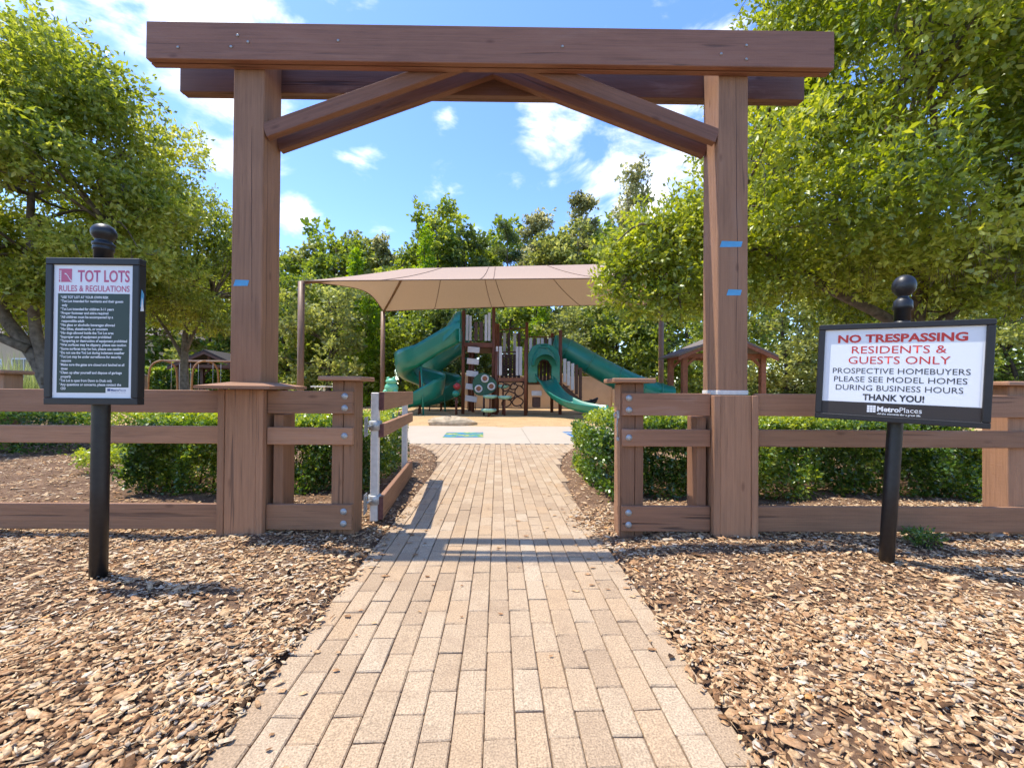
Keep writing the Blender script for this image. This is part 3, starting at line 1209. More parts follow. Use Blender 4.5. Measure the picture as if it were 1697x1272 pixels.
# ------------------------------------------------------------------ signs
def text_mesh(s, bold=0.0):
    cu = bpy.data.curves.new('lettering', 'FONT')
    cu.body = s
    cu.size = 1.0
    cu.offset = bold
    cu.resolution_u = 3
    o = bpy.data.objects.new('lettering', cu)
    COL.objects.link(o)
    bpy.context.view_layer.update()
    dg = bpy.context.evaluated_depsgraph_get()
    me = bpy.data.meshes.new_from_object(o.evaluated_get(dg))
    bpy.data.objects.remove(o)
    bpy.data.curves.remove(cu)
    me.name = 'lettering'
    return me


def lettering(panel, s, x0, x1, zc, h, mat, bold=.0, y=-.0012, italic=0):
    """text fitted to x0..x1 with capital height h, in the panel's x/z plane"""
    me = text_mesh(s, bold)
    co = np.array([v.co[:] for v in me.vertices])
    lo, hi = co.min(0), co.max(0)
    capb = 0.0
    caph = .729
    X = x0 + (co[:, 0] - lo[0]) / (hi[0] - lo[0]) * (x1 - x0)
    Z = zc - h / 2 + (co[:, 1] - capb) / caph * h
    X = X + italic * (Z - zc)
    for v, a, b in zip(me.vertices, X, Z):
        v.co = (a, 0, b)
    me.materials.clear()
    o = put('lettering', me, M[mat], panel, (0, y, 0))
    return tag(o, kind='stuff')


def sign_frame(e, w, h, fw, dep, yf):
    """four frame bars round a w x h outline, front at yf"""
    for nm, (x0, x1, z0, z1) in (('frame_bar', (-w / 2, w / 2, h / 2 - fw, h / 2)), ('frame_bar', (-w / 2, w / 2, -h / 2, -h / 2 + fw)), ('frame_bar', (-w / 2, -w / 2 + fw, -h / 2 + fw + .0008, h / 2 - fw - .0008)), ('frame_bar', (w / 2 - fw, w / 2, -h / 2 + fw + .0008, h / 2 - fw - .0008))):
        MB().box(x0, x1, yf, yf + dep, z0, z1, .0035).build(nm, M['frame'], e)


def finial(e):
    prof = [(.045, 1.93), (.045, 2.045), (.051, 2.048), (.052, 2.062), (.049, 2.068), (.051, 2.074), (.055, 2.080), (.054, 2.092), (.046, 2.098), (.039, 2.106), (.042, 2.114)]
    for k in range(1, 15):
        a = -.85 + (k / 14) * (math.pi / 2 + .85)
        prof.append((max(.0615 * math.cos(a), .003), 2.158 + .056 * math.sin(a)))
    MB().lathe(prof, 24).build('finial', M['black'], e)


# rules sign
s1 = empty('rules_sign', (-2.44, 2.564, 0), 0, 'black framed playground rules sign on a straight black pole, left of the path', 'sign')
MB().tube([(0, 0, -.1), (0, 0, .6), (0, 0, 1.3), (0, 0, 2.0)], .0435, 24).build('pole', M['black'], s1)
finial(s1)
S1W, S1H = .548, .872
hd = empty('sign_head', (.030, -.046, 1.538), R(-1.2))
hd.parent = s1
sign_frame(hd, S1W, S1H, .040, .052, -.052)
pan = MB().box(-S1W / 2 + .03, S1W / 2 - .03, -.040, -.012, -S1H / 2 + .03, S1H / 2 - .03).build('panel', M['white'], hd)
PWID, PHGT = S1W - .08, S1H - .08


def s1x(u):
    return -PWID / 2 + (u - 285) / 500 * PWID


def s1z(v):
    return PHGT / 2 - (v - 310) / 830 * PHGT


Y0 = -.0402


def rect(panel, name, u0, u1, v0, v1, mat, y):
    me = MB().grid([[(s1x(u0), 0, s1z(v1)), (s1x(u1), 0, s1z(v1))], [(s1x(u0), 0, s1z(v0)), (s1x(u1), 0, s1z(v0))]], False).mesh(name)
    return put(name, me, M[mat], panel, (0, y, 0))


rect(pan, 'logo_square', 316, 397, 335, 418, 'pink', Y0 - .0008)
mb = MB()
sw = [(352, 362), (362, 364), (372, 376), (380, 390), (390, 404), (400, 409)]
top = [(s1x(u), 0, s1z(v)) for u, v in sw]
bot = [(s1x(u), 0, s1z(v + 7)) for u, v in sw]
mb.grid([bot, top], False)
for k in range(5):
    v = 350 + k * 12
    mb.grid([[(s1x(312), 0, s1z(v + 4)), (s1x(326), 0, s1z(v + 4))], [(s1x(312), 0, s1z(v)), (s1x(326), 0, s1z(v))]], False)
mb.grid([[(s1x(326), 0, s1z(418)), (s1x(331), 0, s1z(418))], [(s1x(326), 0, s1z(345)), (s1x(331), 0, s1z(345))]], False)
mb.build('slide_emblem', M['white'], pan, (0, Y0 - .0016, 0))
lettering(pan, 'TOT LOTS', s1x(434), s1x(760), s1z(377), 74 / 830 * PHGT, 'pink', .022, Y0 - .0008)
lettering(pan, 'RULES & REGULATIONS', s1x(318), s1x(760), s1z(456), 39 / 830 * PHGT, 'pink', .012, Y0 - .0008)
rect(pan, 'rules_field', 312, 762, 489, 1074, 'dgreen', Y0 - .0008)
rect(pan, 'rules_field', 312, 619, 1074, 1108, 'dgreen', Y0 - .0008)
LINES = [('*USE TOT LOT AT YOUR OWN RISK', 630), ('*Tot Lot intended for residents and their guests', 723), (' only', 373), ('*Tot Lot intended for children 3-11 years', 664), ('*Proper footwear and attire required', 630),
         ('*All children must be accompanied by a', 660), (' responsible adult', 480), ('*No glass or alcoholic beverages allowed', 672), ('*No bikes, skateboards, or scooters', 627), ('*No dogs allowed inside the Tot Lot area', 665),
         ('*Improper use of equipment prohibited', 650), ('*Tampering or destruction of equipment prohibited', 750), ('*Wet surfaces may be slippery, please use caution', 745), ('*Some surfaces may be hot, please use caution', 720),
         ('*Do not use the Tot Lot during inclement weather', 735), ('*Tot Lot may be under surveillance for security', 715), (' reasons', 402), ('*Make sure the gates are closed and latched at all', 735), (' times', 380),
         ('*Clean up after yourself and dispose of garbage', 720), (' properly', 402), ('*Tot Lot is open from Dawn to Dusk only', 660), ('*Any questions or concerns, please contact the', 717), (' CDD', 370)]
v = 512.0
for t, r in LINES:
    cont = t.startswith(' ')
    lettering(pan, t.strip(), s1x(338 if cont else 329), s1x(r), s1z(v), 15.5 / 830 * PHGT, 'white', .030, Y0 - .0016)
    v += 24.75
rect(pan, 'logo_square', 630, 648, 1082, 1097, 'navy', Y0 - .0008)
lettering(pan, 'Metro', s1x(652), s1x(702), s1z(1090), 13 / 830 * PHGT, 'navy', .03, Y0 - .0008)
lettering(pan, 'Places', s1x(703), s1x(747), s1z(1090), 13 / 830 * PHGT, 'navy', 0, Y0 - .0008)
lettering(pan, 'All the elements for a great life.', s1x(655), s1x(745), s1z(1104), 5 / 830 * PHGT, 'navy', 0, Y0 - .0008)
mb = MB()
mb.prism([(-.012, -.05), (.008, -.058), (.012, .03), (-.004, .055)], 0, .0015)
mb.build('tape', M['tape'], hd, (S1W / 2 + .0025, -.03, .20), (0, 0, R(90)))
mb = MB()
mb.prism([(-.012, -.052), (.010, -.048), (-.002, .03)], 0, .0015)
mb.build('paper_scrap', M['paper'], hd, (S1W / 2 + .0045, -.030, .175), (0, 0, R(90)))

# no trespassing sign
s2 = empty('trespassing_sign', (2.644, 2.642, 0), 0, 'white no trespassing sign on a leaning black pole, right of the path', 'sign')
pole = MB().tube([(0, 0, -.12), (0, 0, .6), (0, 0, 1.2), (0, 0, 1.80)], .0415, 24).build('pole', M['black'], s2, (0, 0, 0), (0, R(3.9), 0))
mb = MB()
prof = [(.043, 1.70), (.043, 1.775), (.051, 1.777), (.052, 1.80), (.050, 1.835), (.043, 1.845), (.033, 1.855), (.027, 1.865), (.030, 1.872)]
for k in range(1, 15):
    a_ = -1.10 + (k / 14) * (math.pi / 2 + 1.10)
    prof.append((max(.064 * math.cos(a_), .003), 1.942 + .076 * math.sin(a_)))
mb.lathe(prof, 24).build('finial', M['black'], pole)
S2W, S2H = .832, .655
hd2 = empty('sign_head', (-.012, -.082, 1.338))
hd2.parent = s2
hd2.rotation_euler = Euler((0, R(2.3), R(-37.5)), 'XYZ')
sign_frame(hd2, S2W, S2H, .036, .055, -.055)
p2 = MB().box(-S2W / 2 + .028, S2W / 2 - .028, -.038, -.010, -S2H / 2 + .028, S2H / 2 - .028).build('panel', M['white'], hd2)
W2, H2 = S2W - .072, S2H - .072


def s2x(u):
    return (u - .5) * W2


def s2z(v):
    return (.5 - v) * H2


YB = -.0382
put('overlay_sheet', MB().grid([[(s2x(.045), 0, s2z(.845)), (s2x(.985), 0, s2z(.845))], [(s2x(.045), 0, s2z(.175)), (s2x(.985), 0, s2z(.175))]], False).mesh('overlay_sheet'), M['paper'], p2, (0, YB - .0008, 0))
put('brand_band', MB().grid([[(s2x(0), 0, s2z(1)), (s2x(1), 0, s2z(1))], [(s2x(0), 0, s2z(.85)), (s2x(1), 0, s2z(.85))]], False).mesh('brand_band'), M['brownband'], p2, (0, YB - .0009, 0))
for t, u0, u1, v, h, mt, bo in (('NO TRESPASSING', .095, .905, .108, .090, 'red', .034), ('RESIDENTS &', .195, .79, .238, .088, 'red', .002), ('GUESTS ONLY', .175, .815, .358, .088, 'red', .002),
                                ('PROSPECTIVE HOMEBUYERS', .068, .93, .482, .066, 'ink', .0), ('PLEASE SEE MODEL HOMES', .08, .915, .580, .066, 'ink', .0), ('DURING BUSINESS HOURS', .095, .895, .678, .066, 'ink', .0),
                                ('THANK YOU!', .285, .675, .785, .072, 'ink', .030), ('Metro', .385, .525, .914, .058, 'white', .030), ('Places', .528, .665, .914, .058, 'white', .0), ('All the elements for a great life.', .387, .662, .968, .022, 'white', .012)):
    lettering(p2, t, s2x(u0), s2x(u1), s2z(v), h * H2, mt, bo, YB - .0016, .18 if t.startswith('All') else 0)
mb = MB()
for i in range(3):
    for j in range(3):
        u0, v0 = .318 + i * .020, .880 + j * .027
        mb.grid([[(s2x(u0), 0, s2z(v0 + .024)), (s2x(u0 + .0175), 0, s2z(v0 + .024))], [(s2x(u0), 0, s2z(v0)), (s2x(u0 + .0175), 0, s2z(v0))]], False)
mb.build('grid_emblem', M['white'], p2, (0, YB - .0016, 0))


# ------------------------------------------------------------------ hedges and small plants
def hedge(name, label, x0, x1, y0, y1, z0, z1, n, seed, gap=None, mat='leaf_hedge', ln=.042, wd=.024):
    rng = np.random.default_rng(seed)
    e = empty(name, ((x0 + x1) / 2, (y0 + y1) / 2, 0), 0, label, 'hedge')
    cx, cy = (x0 + x1) / 2, (y0 + y1) / 2
    pts = []
    k = n
    u = rng.uniform(0, 1, (k, 3))
    # favour the outer shell of the block
    f = rng.integers(0, 10, k)
    P = np.stack([x0 + (x1 - x0) * u[:, 0], y0 + (y1 - y0) * u[:, 1], z0 + (z1 - z0) * u[:, 2]], 1)
    dep = rng.exponential(.045, k)
    P[f < 4, 1] = y0 + dep[f < 4]
    P[(f >= 4) & (f < 7), 2] = z1 - dep[(f >= 4) & (f < 7)]
    P[f == 7, 0] = x0 + dep[f == 7]
    P[f == 8, 0] = x1 - dep[f == 8]
    bump = .10 * np.sin(P[:, 0] * 3.3 + P[:, 2] * 4) + .06 * np.sin(P[:, 0] * 9.3 - P[:, 2] * 6) + rng.normal(0, .03, k)
    P[:, 1] += np.where(f < 4, bump, 0)
    P[:, 2] += np.where((f >= 4) & (f < 7), .05 * np.sin(P[:, 0] * 3.9 + P[:, 1] * 3) + .03 * np.sin(P[:, 0] * 11 + P[:, 1] * 7) + np.abs(rng.normal(0, .035, k)), 0)
    low = np.clip((P[:, 2] - z0) / .25, 0, 1)
    keep = rng.uniform(0, 1, k) < (.18 + .82 * low)
    hole = np.sin(P[:, 0] * 3.7 + 1) * np.sin(P[:, 2] * 7.1 + P[:, 0] * 2) > .62
    keep &= ~(hole & (P[:, 2] < z0 + .5) & (rng.uniform(0, 1, k) < .85))
    cxr = np.minimum(P[:, 0] - x0, x1 - P[:, 0])
    keep &= ~((cxr < .35) & (P[:, 2] > z1 - .02 - .9 * cxr ** 1.0 * 0 - .10) & (cxr < .10 + .12 * rng.uniform(0, 1, k)))
    P, f = P[keep], f[keep]
    tone = .42 + .20 * np.sin(P[:, 0] * 2.3 + P[:, 1] * 3.1) + .22 * np.maximum(0, np.sin(P[:, 0] * 6.1 + 2) * np.sin(P[:, 2] * 8.3 + P[:, 0])) + rng.normal(0, .18, len(P)) + np.where((f >= 4) & (f < 7), .42, -.04)  # top sprigs tinted lighter to paint in sunlight, the rest slightly darker
    od = np.zeros_like(P)
    od[:, 2] = .7
    od[f < 4, 1] = -.8
    od[f == 7, 0] = -.9
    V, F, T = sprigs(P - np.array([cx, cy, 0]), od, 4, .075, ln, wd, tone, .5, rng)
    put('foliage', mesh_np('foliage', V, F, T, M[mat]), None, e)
    mb = MB()
    for _ in range(max(6, int((x1 - x0) * 9))):
        bx = random.uniform(x0 + .06, x1 - .06) - cx
        by = random.uniform(y0 + .06, min(y1, y0 + 1.2) - .06) - cy
        for q in range(2):
            mb.tube([(bx, by, -.02), (bx + random.uniform(-.05, .05), by + random.uniform(-.05, .05), z1 * .35), (bx + random.uniform(-.15, .15), by + random.uniform(-.12, .12), z1 * .86)], [.008, .006, .003], 5)
    tag(mb.build('stems', M['bark_d'], e), kind='stuff')
    return e


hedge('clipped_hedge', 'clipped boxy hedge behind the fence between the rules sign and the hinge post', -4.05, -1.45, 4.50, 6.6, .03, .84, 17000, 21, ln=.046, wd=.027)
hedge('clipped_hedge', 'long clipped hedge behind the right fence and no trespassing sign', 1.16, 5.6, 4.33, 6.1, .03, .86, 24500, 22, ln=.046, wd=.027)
hedge('clipped_hedge', 'low pale hedge strip farther back at the left edge', -12.5, -4.6, 7.4, 8.6, .02, .72, 7500, 23, ln=.06, wd=.034)
hedge('tall_hedge', 'tall dark hedge behind the swing frame at far left', -37, -19.5, 33.4, 35, 0, 2.75, 7000, 24, ln=.24, wd=.15)


def bush(name, label, cen, rad, n, seed, mat='leaf_hedge', tone=.6, ln=.04, wd=.02, cat='bush'):
    rng = np.random.default_rng(seed)
    e = empty(name, (cen[0], cen[1], 0), 0, label, cat)
    cl = []
    for _ in range(9):
        a = rng.uniform(0, 6.28)
        rr = rng.uniform(.1, .75)
        cl.append(((math.cos(a) * rr * rad[0], math.sin(a) * rr * rad[1], cen[2] + rng.uniform(-.45, .5) * rad[2]), [q * rng.uniform(.35, .6) for q in rad], tone + rng.normal(0, .1)))
    V, F, T = clump_leaves(cl, n, 4, ln * 1.8, ln, wd, rng)
    put('foliage', mesh_np('foliage', V, F, T, M[mat]), None, e)
    mb = MB()
    for _ in range(8):
        a = rng.uniform(0, 6.28)
        mb.tube([(0, 0, -.02), (math.cos(a) * rad[0] * .3, math.sin(a) * rad[1] * .3, cen[2] * .7), (math.cos(a) * rad[0] * .7, math.sin(a) * rad[1] * .7, cen[2] + rad[2] * .4)], [.008, .006, .003], 5)
    tag(mb.build('stems', M['bark_d'], e), kind='stuff')
    return e


bush('small_bush', 'small pale green bush beside the rules sign pole, beyond the fence', (-5.2, 5.75, .22), (.50, .42, .26), 700, 31, tone=.85)
bush('small_bush', 'yellow-green bush growing out at the left end of the clipped hedge', (-3.95, 5.0, .20), (.42, .34, .26), 600, 32, tone=.85)
bush('weed_tuft', 'small leafy weed by the right fence, beside the leaning sign pole', (3.28, 2.98, .085), (.15, .12, .10), 170, 33, tone=.35, ln=.030, wd=.012, cat='plant')
e = empty('ornamental_grass', (-16.2, 14.2, 0), 0, 'tall pale ornamental grass clump left of the rules sign', 'plant')
rng = np.random.default_rng(5)
n = 900
b0 = np.stack([rng.normal(0, .35, n), rng.normal(0, .3, n), np.zeros(n)], 1)
dr = unit(np.stack([rng.normal(0, .42, n), rng.normal(0, .42, n), np.ones(n)], 1))
V, F, T = leaves_np(b0, dr, unit(rng.normal(0, 1, (n, 3))), rng.uniform(1.3, 2.6, n), np.full(n, .03), rng.uniform(.2, 1, n))
put('blades', mesh_np('blades', V, F, T, M['grass']), None, e)
MB().lathe([(.34, 0), (.26, .10), (.1, .16)], 10).build('crown_base', M['bark'], e)


# ------------------------------------------------------------------ shade canopy
sh = empty('shade_canopy', (0, 21, 0), 0, 'large tan fabric shade canopy on steel posts over the playground', 'canopy')
FL, FR, BR_, BL = Vector((-9.45, 19.6, 6.41)), Vector((9.6, 17.8, 6.41)), Vector((9.83, 23.8, 6.46)), Vector((-7.66, 27.0, 6.46))
RA, RB = Vector((-5.25, 23.0, 8.13)), Vector((5.25, 21.4, 8.06))


def surf(a, b, c, d, nu=26, nv=10, sag_edge=.0, sag=.12):
    """fabric between the edge a-b (outer, curved inward by sag_edge) and c-d (ridge side)"""
    rows = []
    for i in range(nv + 1):
        v_ = i / nv
        row = []
        for j in range(nu + 1):
            u_ = j / nu
            o_ = a.lerp(b, u_)
            i_ = c.lerp(d, u_)
            k = 4 * u_ * (1 - u_)
            p = o_.lerp(i_, v_)
            p = p + (i_ - o_) * (sag_edge * k * (1 - v_) ** 1.3)
            p.z -= sag * 4 * v_ * (1 - v_) * (.35 + .65 * k)
            row.append((p.x, p.y - 21, p.z))
        rows.append(row)
    return rows


for nm, rows in (('front_fabric', surf(FL, FR, RA, RB, 30, 10, .005, .14)), ('back_fabric', surf(BR_, BL, RB, RA, 30, 10, .04, .22)), ('side_fabric', surf(BL, FL, RA, RA, 22, 10, .26, .28)), ('side_fabric', surf(FR, BR_, RB, RB, 22, 10, .22, .28))):
    MB().grid(rows, True).build(nm, M['fabric'], sh)


def sh_pt(p):
    return (p[0], p[1] - 21, p[2])


for p in (FL, FR, BR_, BL):
    MB().tube([sh_pt((p.x, p.y, -.1)), sh_pt((p.x, p.y, 2.5)), sh_pt((p.x, p.y, p.z - .03))], .15, 14).build('post', M['tan_post'], sh)
for p, q in ((FL, RA), (BL, RA), (FR, RB), (BR_, RB)):
    pts = [p.lerp(q, t) + Vector((0, 0, -.10 - .14 * 4 * t * (1 - t) * .4)) for t in np.linspace(0, 1, 8)]
    MB().tube([sh_pt(x) for x in pts], .07, 8).build('hip_beam', M['tan_post'], sh)
MB().tube([sh_pt(RA + Vector((0, 0, -.07))), sh_pt(RB + Vector((0, 0, -.09)))], .06, 8).build('ridge_beam', M['tan_post'], sh)
FRONT = surf(FL, FR, RA, RB, 60, 10, .005, .14)
BACK = surf(BR_, BL, RB, RA, 60, 10, .04, .22)
for j in (12, 27, 29, 45):
    MB().tube([(r_[j][0], r_[j][1], r_[j][2] + .012) for r_ in FRONT], .016, 5).build('seam', M['seam'], sh)
for j in (16, 32, 35, 48):
    MB().tube([(r_[j][0], r_[j][1], r_[j][2] - .012) for r_ in BACK], .018, 5).build('seam', M['seam'], sh)
for row in (FRONT[0], BACK[0], surf(BL, FL, RA, RA, 30, 10, .26, .28)[0], surf(FR, BR_, RB, RB, 30, 10, .22, .28)[0]):
    MB().tube(row, .028, 6).build('edge_hem', M['seam'], sh)

# ------------------------------------------------------------------ play structure
ps = empty('play_structure', (0, 21, 0), 0, 'large brown playground tower with green slides and plank panels', 'play structure')


def P_(x, y, z):
    return (x, y - 21, z)


for x, y, zt in ((-1.76, 20.6, 5.25), (-.22, 20.6, 5.45), (-1.62, 23.6, 5.0), (-.12, 23.6, 5.1), (-1.36, 22.3, 3.5), (-.06, 20.0, 3.12), (1.38, 19.6, 3.66), (1.62, 22.4, 5.0), (3.17, 20.2, 4.25), (3.05, 22.4, 4.4), (.0, 22.4, 4.9)):
    p = MB().tube([P_(x, y, -.1), P_(x, y, zt / 2), P_(x, y, zt)], .088, 12).build('post', M['brown_post'], ps)
    MB().lathe([(.092, 0), (.092, .03), (.05, .06)], 12, P_(x, y, zt)).build('post_cap', M['brown_post'], p)
for x0, x1, y0, y1, z in ((-1.76, -.2, 20.6, 23.6, 3.55), (-.1, 1.4, 20.0, 22.4, 1.83), (1.4, 3.2, 20.0, 22.4, 1.72), (1.6, 3.1, 21.3, 22.5, 3.0)):
    MB().box(x0, x1, y0 - 21, y1 - 21, z - .16, z, .01).build('deck', M['brown_panel'], ps)


def plank(x0, x1, y, z0, z1, mat, t=.05):
    return MB().box(x0, x1, y - 21 - t / 2, y - 21 + t / 2, z0, z1, .008).build('plank', M[mat], ps)


def vx(px, y=20.6):
    """x across the structure's front from the picture's column, at depth y"""
    return (px - 824.4) / 665.0 * y * 1.0


for a, b, mt, z1 in ((771.5, 776, 'grey_panel', 5.08), (777, 781, 'grey_panel', 5.03), (785.5, 791, 'brown_panel', 4.72), (794, 800, 'brown_panel', 4.72), (802.5, 807, 'grey_panel', 5.1), (808, 812.2, 'grey_panel', 5.2)):
    plank(vx(a), vx(b), 20.55, 3.76, z1, mt)
for k, (a, b, mt) in enumerate(((826, 831, 'brown_panel'), (833, 838, 'grey_panel'), (840, 845, 'brown_panel'), (850, 855, 'grey_panel'), (857, 862, 'brown_panel'))):
    plank(vx(a, 23.4), vx(b, 23.4), 23.4, 3.2, 4.6, mt)
for a, b in ((821.5, 825), (826.5, 831.5), (854.5, 859), (860, 865)):
    plank(vx(a, 20), vx(b, 20), 19.97, 1.98, 3.42, 'grey_panel')
for k in range(7):
    mt = ('grey_panel', 'brown_panel', 'grey_panel', 'grey_panel', 'brown_panel', 'grey_panel', 'brown_panel')[k]
    plank(1.66 + k * .205, 1.82 + k * .205, 21.2, 3.1, 4.02, mt)
for z in (3.45, 4.75):
    MB().tube([P_(-.22, 23.5, z), P_(1.62, 22.5, z)], .03, 8).build('guard_bar', M['brown_post'], ps)
MB().tube([P_(1.62, 21.2, 4.08), P_(3.15, 21.2, 4.08)], .03, 8).build('guard_bar', M['brown_post'], ps)
for k in range(10):
    MB().box(.22 + k * .001, 1.05, 21.6 - 21, 21.64 - 21, 2.0 + k * .14, 2.06 + k * .14).build('ladder_rung', M['brown_panel'], ps)
MB().box(-1.7, -.26, 20.46 - 21, 20.54 - 21, 3.42, 3.66, .01).build('deck_fascia', M['brown_post'], ps)
MB().box(.02, 1.32, 19.93 - 21, 20.0 - 21, 1.68, 1.86, .01).build('deck_fascia', M['timber_red'], ps)
MB().box(1.46, 3.1, 19.93 - 21, 20.0 - 21, 1.58, 1.74, .01).build('deck_fascia', M['brown_post'], ps)
# hanging step ladder
for k, (z, dx) in enumerate(((3.27, .06), (2.68, .03), (2.06, 0), (1.40, -.03), (.80, -.05))):
    MB().box(-.30, .30, -.04, .04, -.145, .145, .012).build('ladder_step', M['grey_panel'], ps, P_(-1.28 + dx, 20.30, z), (0, R(4 + k), R(6)))
for dx in (-.2, .2):
    MB().tube([P_(-1.26 + dx, 20.36, 3.5), P_(-1.30 + dx, 20.34, .25)], .016, 6).build('ladder_chain', M['rope'], ps)


def trough(center, floor_w, outer_h, inner_h, side=1, th=.035):
    """slide chute swept along center; the outer wall is on the given side; thin solid shell"""
    C_ = [Vector(p) for p in center]
    m = len(C_)
    rows = []
    for i, p in enumerate(C_):
        t = C_[min(i + 1, m - 1)] - C_[max(i - 1, 0)]
        t.z = 0
        t.normalize()
        s_ = Vector((t.y, -t.x, 0)) * side
        oh = outer_h[i] if hasattr(outer_h, '__len__') else outer_h
        ih = inner_h[i] if hasattr(inner_h, '__len__') else inner_h
        hw = floor_w / 2
        prof = [(-hw * 1.04, ih), (-hw * 1.0, ih * .45), (-hw * .86, .10), (-hw * .5, .01), (0, -.02), (hw * .5, .01), (hw * .86, .12), (hw * 1.02, oh * .45), (hw * 1.10, oh * .8), (hw * 1.08, oh)]
        inn = [(q[0], q[1]) for q in prof]
        outp = [(-hw * 1.04 - th * 2, ih + .01), (-hw * 1.0 - th, ih * .4), (-hw * .90, .03), (-hw * .5, -.06), (0, -.09), (hw * .5, -.06), (hw * .92, .05), (hw * 1.02 + th, oh * .45), (hw * 1.10 + th, oh * .8), (hw * 1.08 + th * 2, oh + .01)]
        ring = [p + s_ * a + Vector((0, 0, b)) for a, b in inn] + [p + s_ * a + Vector((0, 0, b)) for a, b in outp[::-1]]
        rows.append(ring)
    mb = MB()
    mb.grid(rows, True, closed_u=True)
    mb.bm.verts.ensure_lookup_table()
    n_ = len(rows[0])
    mb.bm.faces.new(mb.bm.verts[:n_])
    mb.bm.faces.new(mb.bm.verts[(m - 1) * n_:m * n_])
    return mb


def spiral(cx, cy, r, x_in, ztop):
    """centre line: straight in along the front going left, one full turn, out to the left"""
    pts = []
    zs = [(0, ztop), (1, ztop - .10)]
    fy = cy - r
    for t in np.linspace(0, 1, 7)[:-1]:
        pts.append((x_in + (cx - x_in) * t, fy, ztop - 1.22 * t ** 1.1))
    z0 = ztop - 1.22
    n_ = 34
    for k in range(n_ + 1):
        a = 2 * math.pi * k / n_           # clockwise seen from above, starting at the front
        x = cx - r * math.sin(a)
        y = cy - r * math.cos(a)
        pts.append((x, y, z0 - (z0 - .52) * (k / n_)))
    for t in (.25, .5, .75, 1.0):
        pts.append((cx - 1.05 * t, fy - .05 * t, .52 - .22 * min(1, t * 1.2)))
    return pts


for nm, cx, cy, x_in, lab in (('spiral_slide', -3.95, 20.65, -1.85, 'nearer green spiral slide with pale worn edges'), ('spiral_slide', -3.42, 24.55, -1.7, 'farther green spiral slide behind the first')):
    pts = spiral(cx, cy, .80, x_in, 3.62)
    m = len(pts)
    oh = [.98 if i < m - 9 else .98 - .62 * (i - (m - 9)) / 8 for i in range(m)]
    ih = [.62 if i < 6 else max(.30, .62 - .05 * (i - 6)) for i in range(m)]
    so = trough([P_(*p) for p in pts], .80, oh, ih, -1).build(nm, M['slide'], ps)
    tag(so, lab)
    # entrance hood
    mb = MB()
    rows = []
    for i, x in enumerate(np.linspace(x_in + .02, x_in - .80, 6)):
        row = []
        for k in range(13):
            a = math.pi * k / 12
            zz = 3.72 - .16 * max(0, i - 1)
            row.append(P_(x, cy - .80 + .50 * math.cos(a), zz + (.45 + .95 * math.sin(a) * (1 - .10 * max(0, i - 2)))))
        rows.append(row)
    mb.grid(rows, True)
    mb.build('entrance_hood', M['slide'], so)
    MB().box(x_in - .02, x_in + .05, cy - 21 - 1.35, cy - 21 - .22, 3.55, 4.2, .02).build('entrance_panel', M['slide'], so)
    MB().tube([P_(cx + .42, cy - 1.3, 0), P_(cx + .30, cy - 1.1, 1.6), P_(cx + .12, cy - .75, 2.85)], .042, 8).build('support_pole', M['slide'], so)
    MB().tube([P_(cx, cy, 0), P_(cx, cy, 2.2)], .06, 8).build('support_pole', M['brown_post'], so)
    for q in (-.55, .1):
        MB().tube([P_(cx + q, cy - .85, 0), P_(cx + q, cy - .85, .35)], .035, 6).build('support_leg', M['brown_post'], so)

# tunnel slide
tp = smooth_path([P_(3.10, 21.6, 3.62), P_(3.75, 21.4, 3.42), P_(4.9, 21.1, 2.70), P_(6.3, 20.8, 1.92), P_(7.5, 20.5, 1.36), P_(8.3, 20.3, 1.05), P_(8.9, 20.2, .92)], 6)
tt = MB().tube(tp, [.60] * len(tp), 20, cap=False).build('tunnel_slide', M['slide'], ps)
tag(tt, 'straight green tube slide')
for i in (0, 6, 12, 18, 24, 30):
    a, b = tp[i], tp[min(i + 1, len(tp) - 1)]
    d = (b - a).normalized() * .03
    MB().tube([a - d, a - d * .9, a + d * .9, a + d], [.605, .655, .655, .605], 20, cap=False).build('flange_ring', M['slide'], tt)
MB().box(3.0, 3.1, 20.95 - 21, 22.3 - 21, 2.95, 4.15, .02).build('entrance_panel', M['slide'], tt)
trough([P_(8.7, 20.2, .55), P_(9.3, 20.1, .42), P_(10.0, 20.0, .38)], .9, .4, .4).build('exit_chute', M['slide'], tt)
MB().tube([P_(7.4, 20.5, 0), P_(7.4, 20.5, .8)], .06, 8).build('support_leg', M['brown_post'], tt)

# hooded slide in front
hx0, hx1 = 1.50, 3.08
mb = MB()
outer = [(hx0, 1.62), (hx0, 3.05), (hx0 + .22, 3.42), (hx0 + .55, 3.56), (hx1 - .45, 3.50), (hx1 - .12, 3.25), (hx1, 2.85), (hx1, 1.62)]
inner = [(hx1 - .42, 1.62), (hx1 - .42, 2.45), (hx1 - .58, 2.72), (2.28, 2.80), (hx0 + .60, 2.72), (hx0 + .47, 2.45), (hx0 + .47, 1.62)]
n_o = len(outer)
poly = outer + inner
mb.prism(poly, 19.72 - 21, 19.90 - 21, .03)
hood = mb.build('slide_hood', M['slide'], ps)
rows = []
for i, yy in enumerate((19.74, 19.45, 19.2, 19.08)):
    row = []
    for k in range(13):
        a = math.pi * k / 12
        q = 1 - .16 * i
        row.append(P_(2.28 + .62 * math.cos(a) * (1 - .05 * i), yy, 2.45 + 1.0 * math.sin(a) * q))
    rows.append(row)
MB().grid(rows, True).build('hood_visor', M['slide'], hood)
MB().tube([P_(2.28 + .24 * math.cos(t), 19.5 + .05 * math.sin(t), 3.42 + .09 * math.sin(t)) for t in np.linspace(0, 2 * math.pi, 16, endpoint=False)], .03, 6, closed=True).build('bubble_ring', M['slide'], hood)
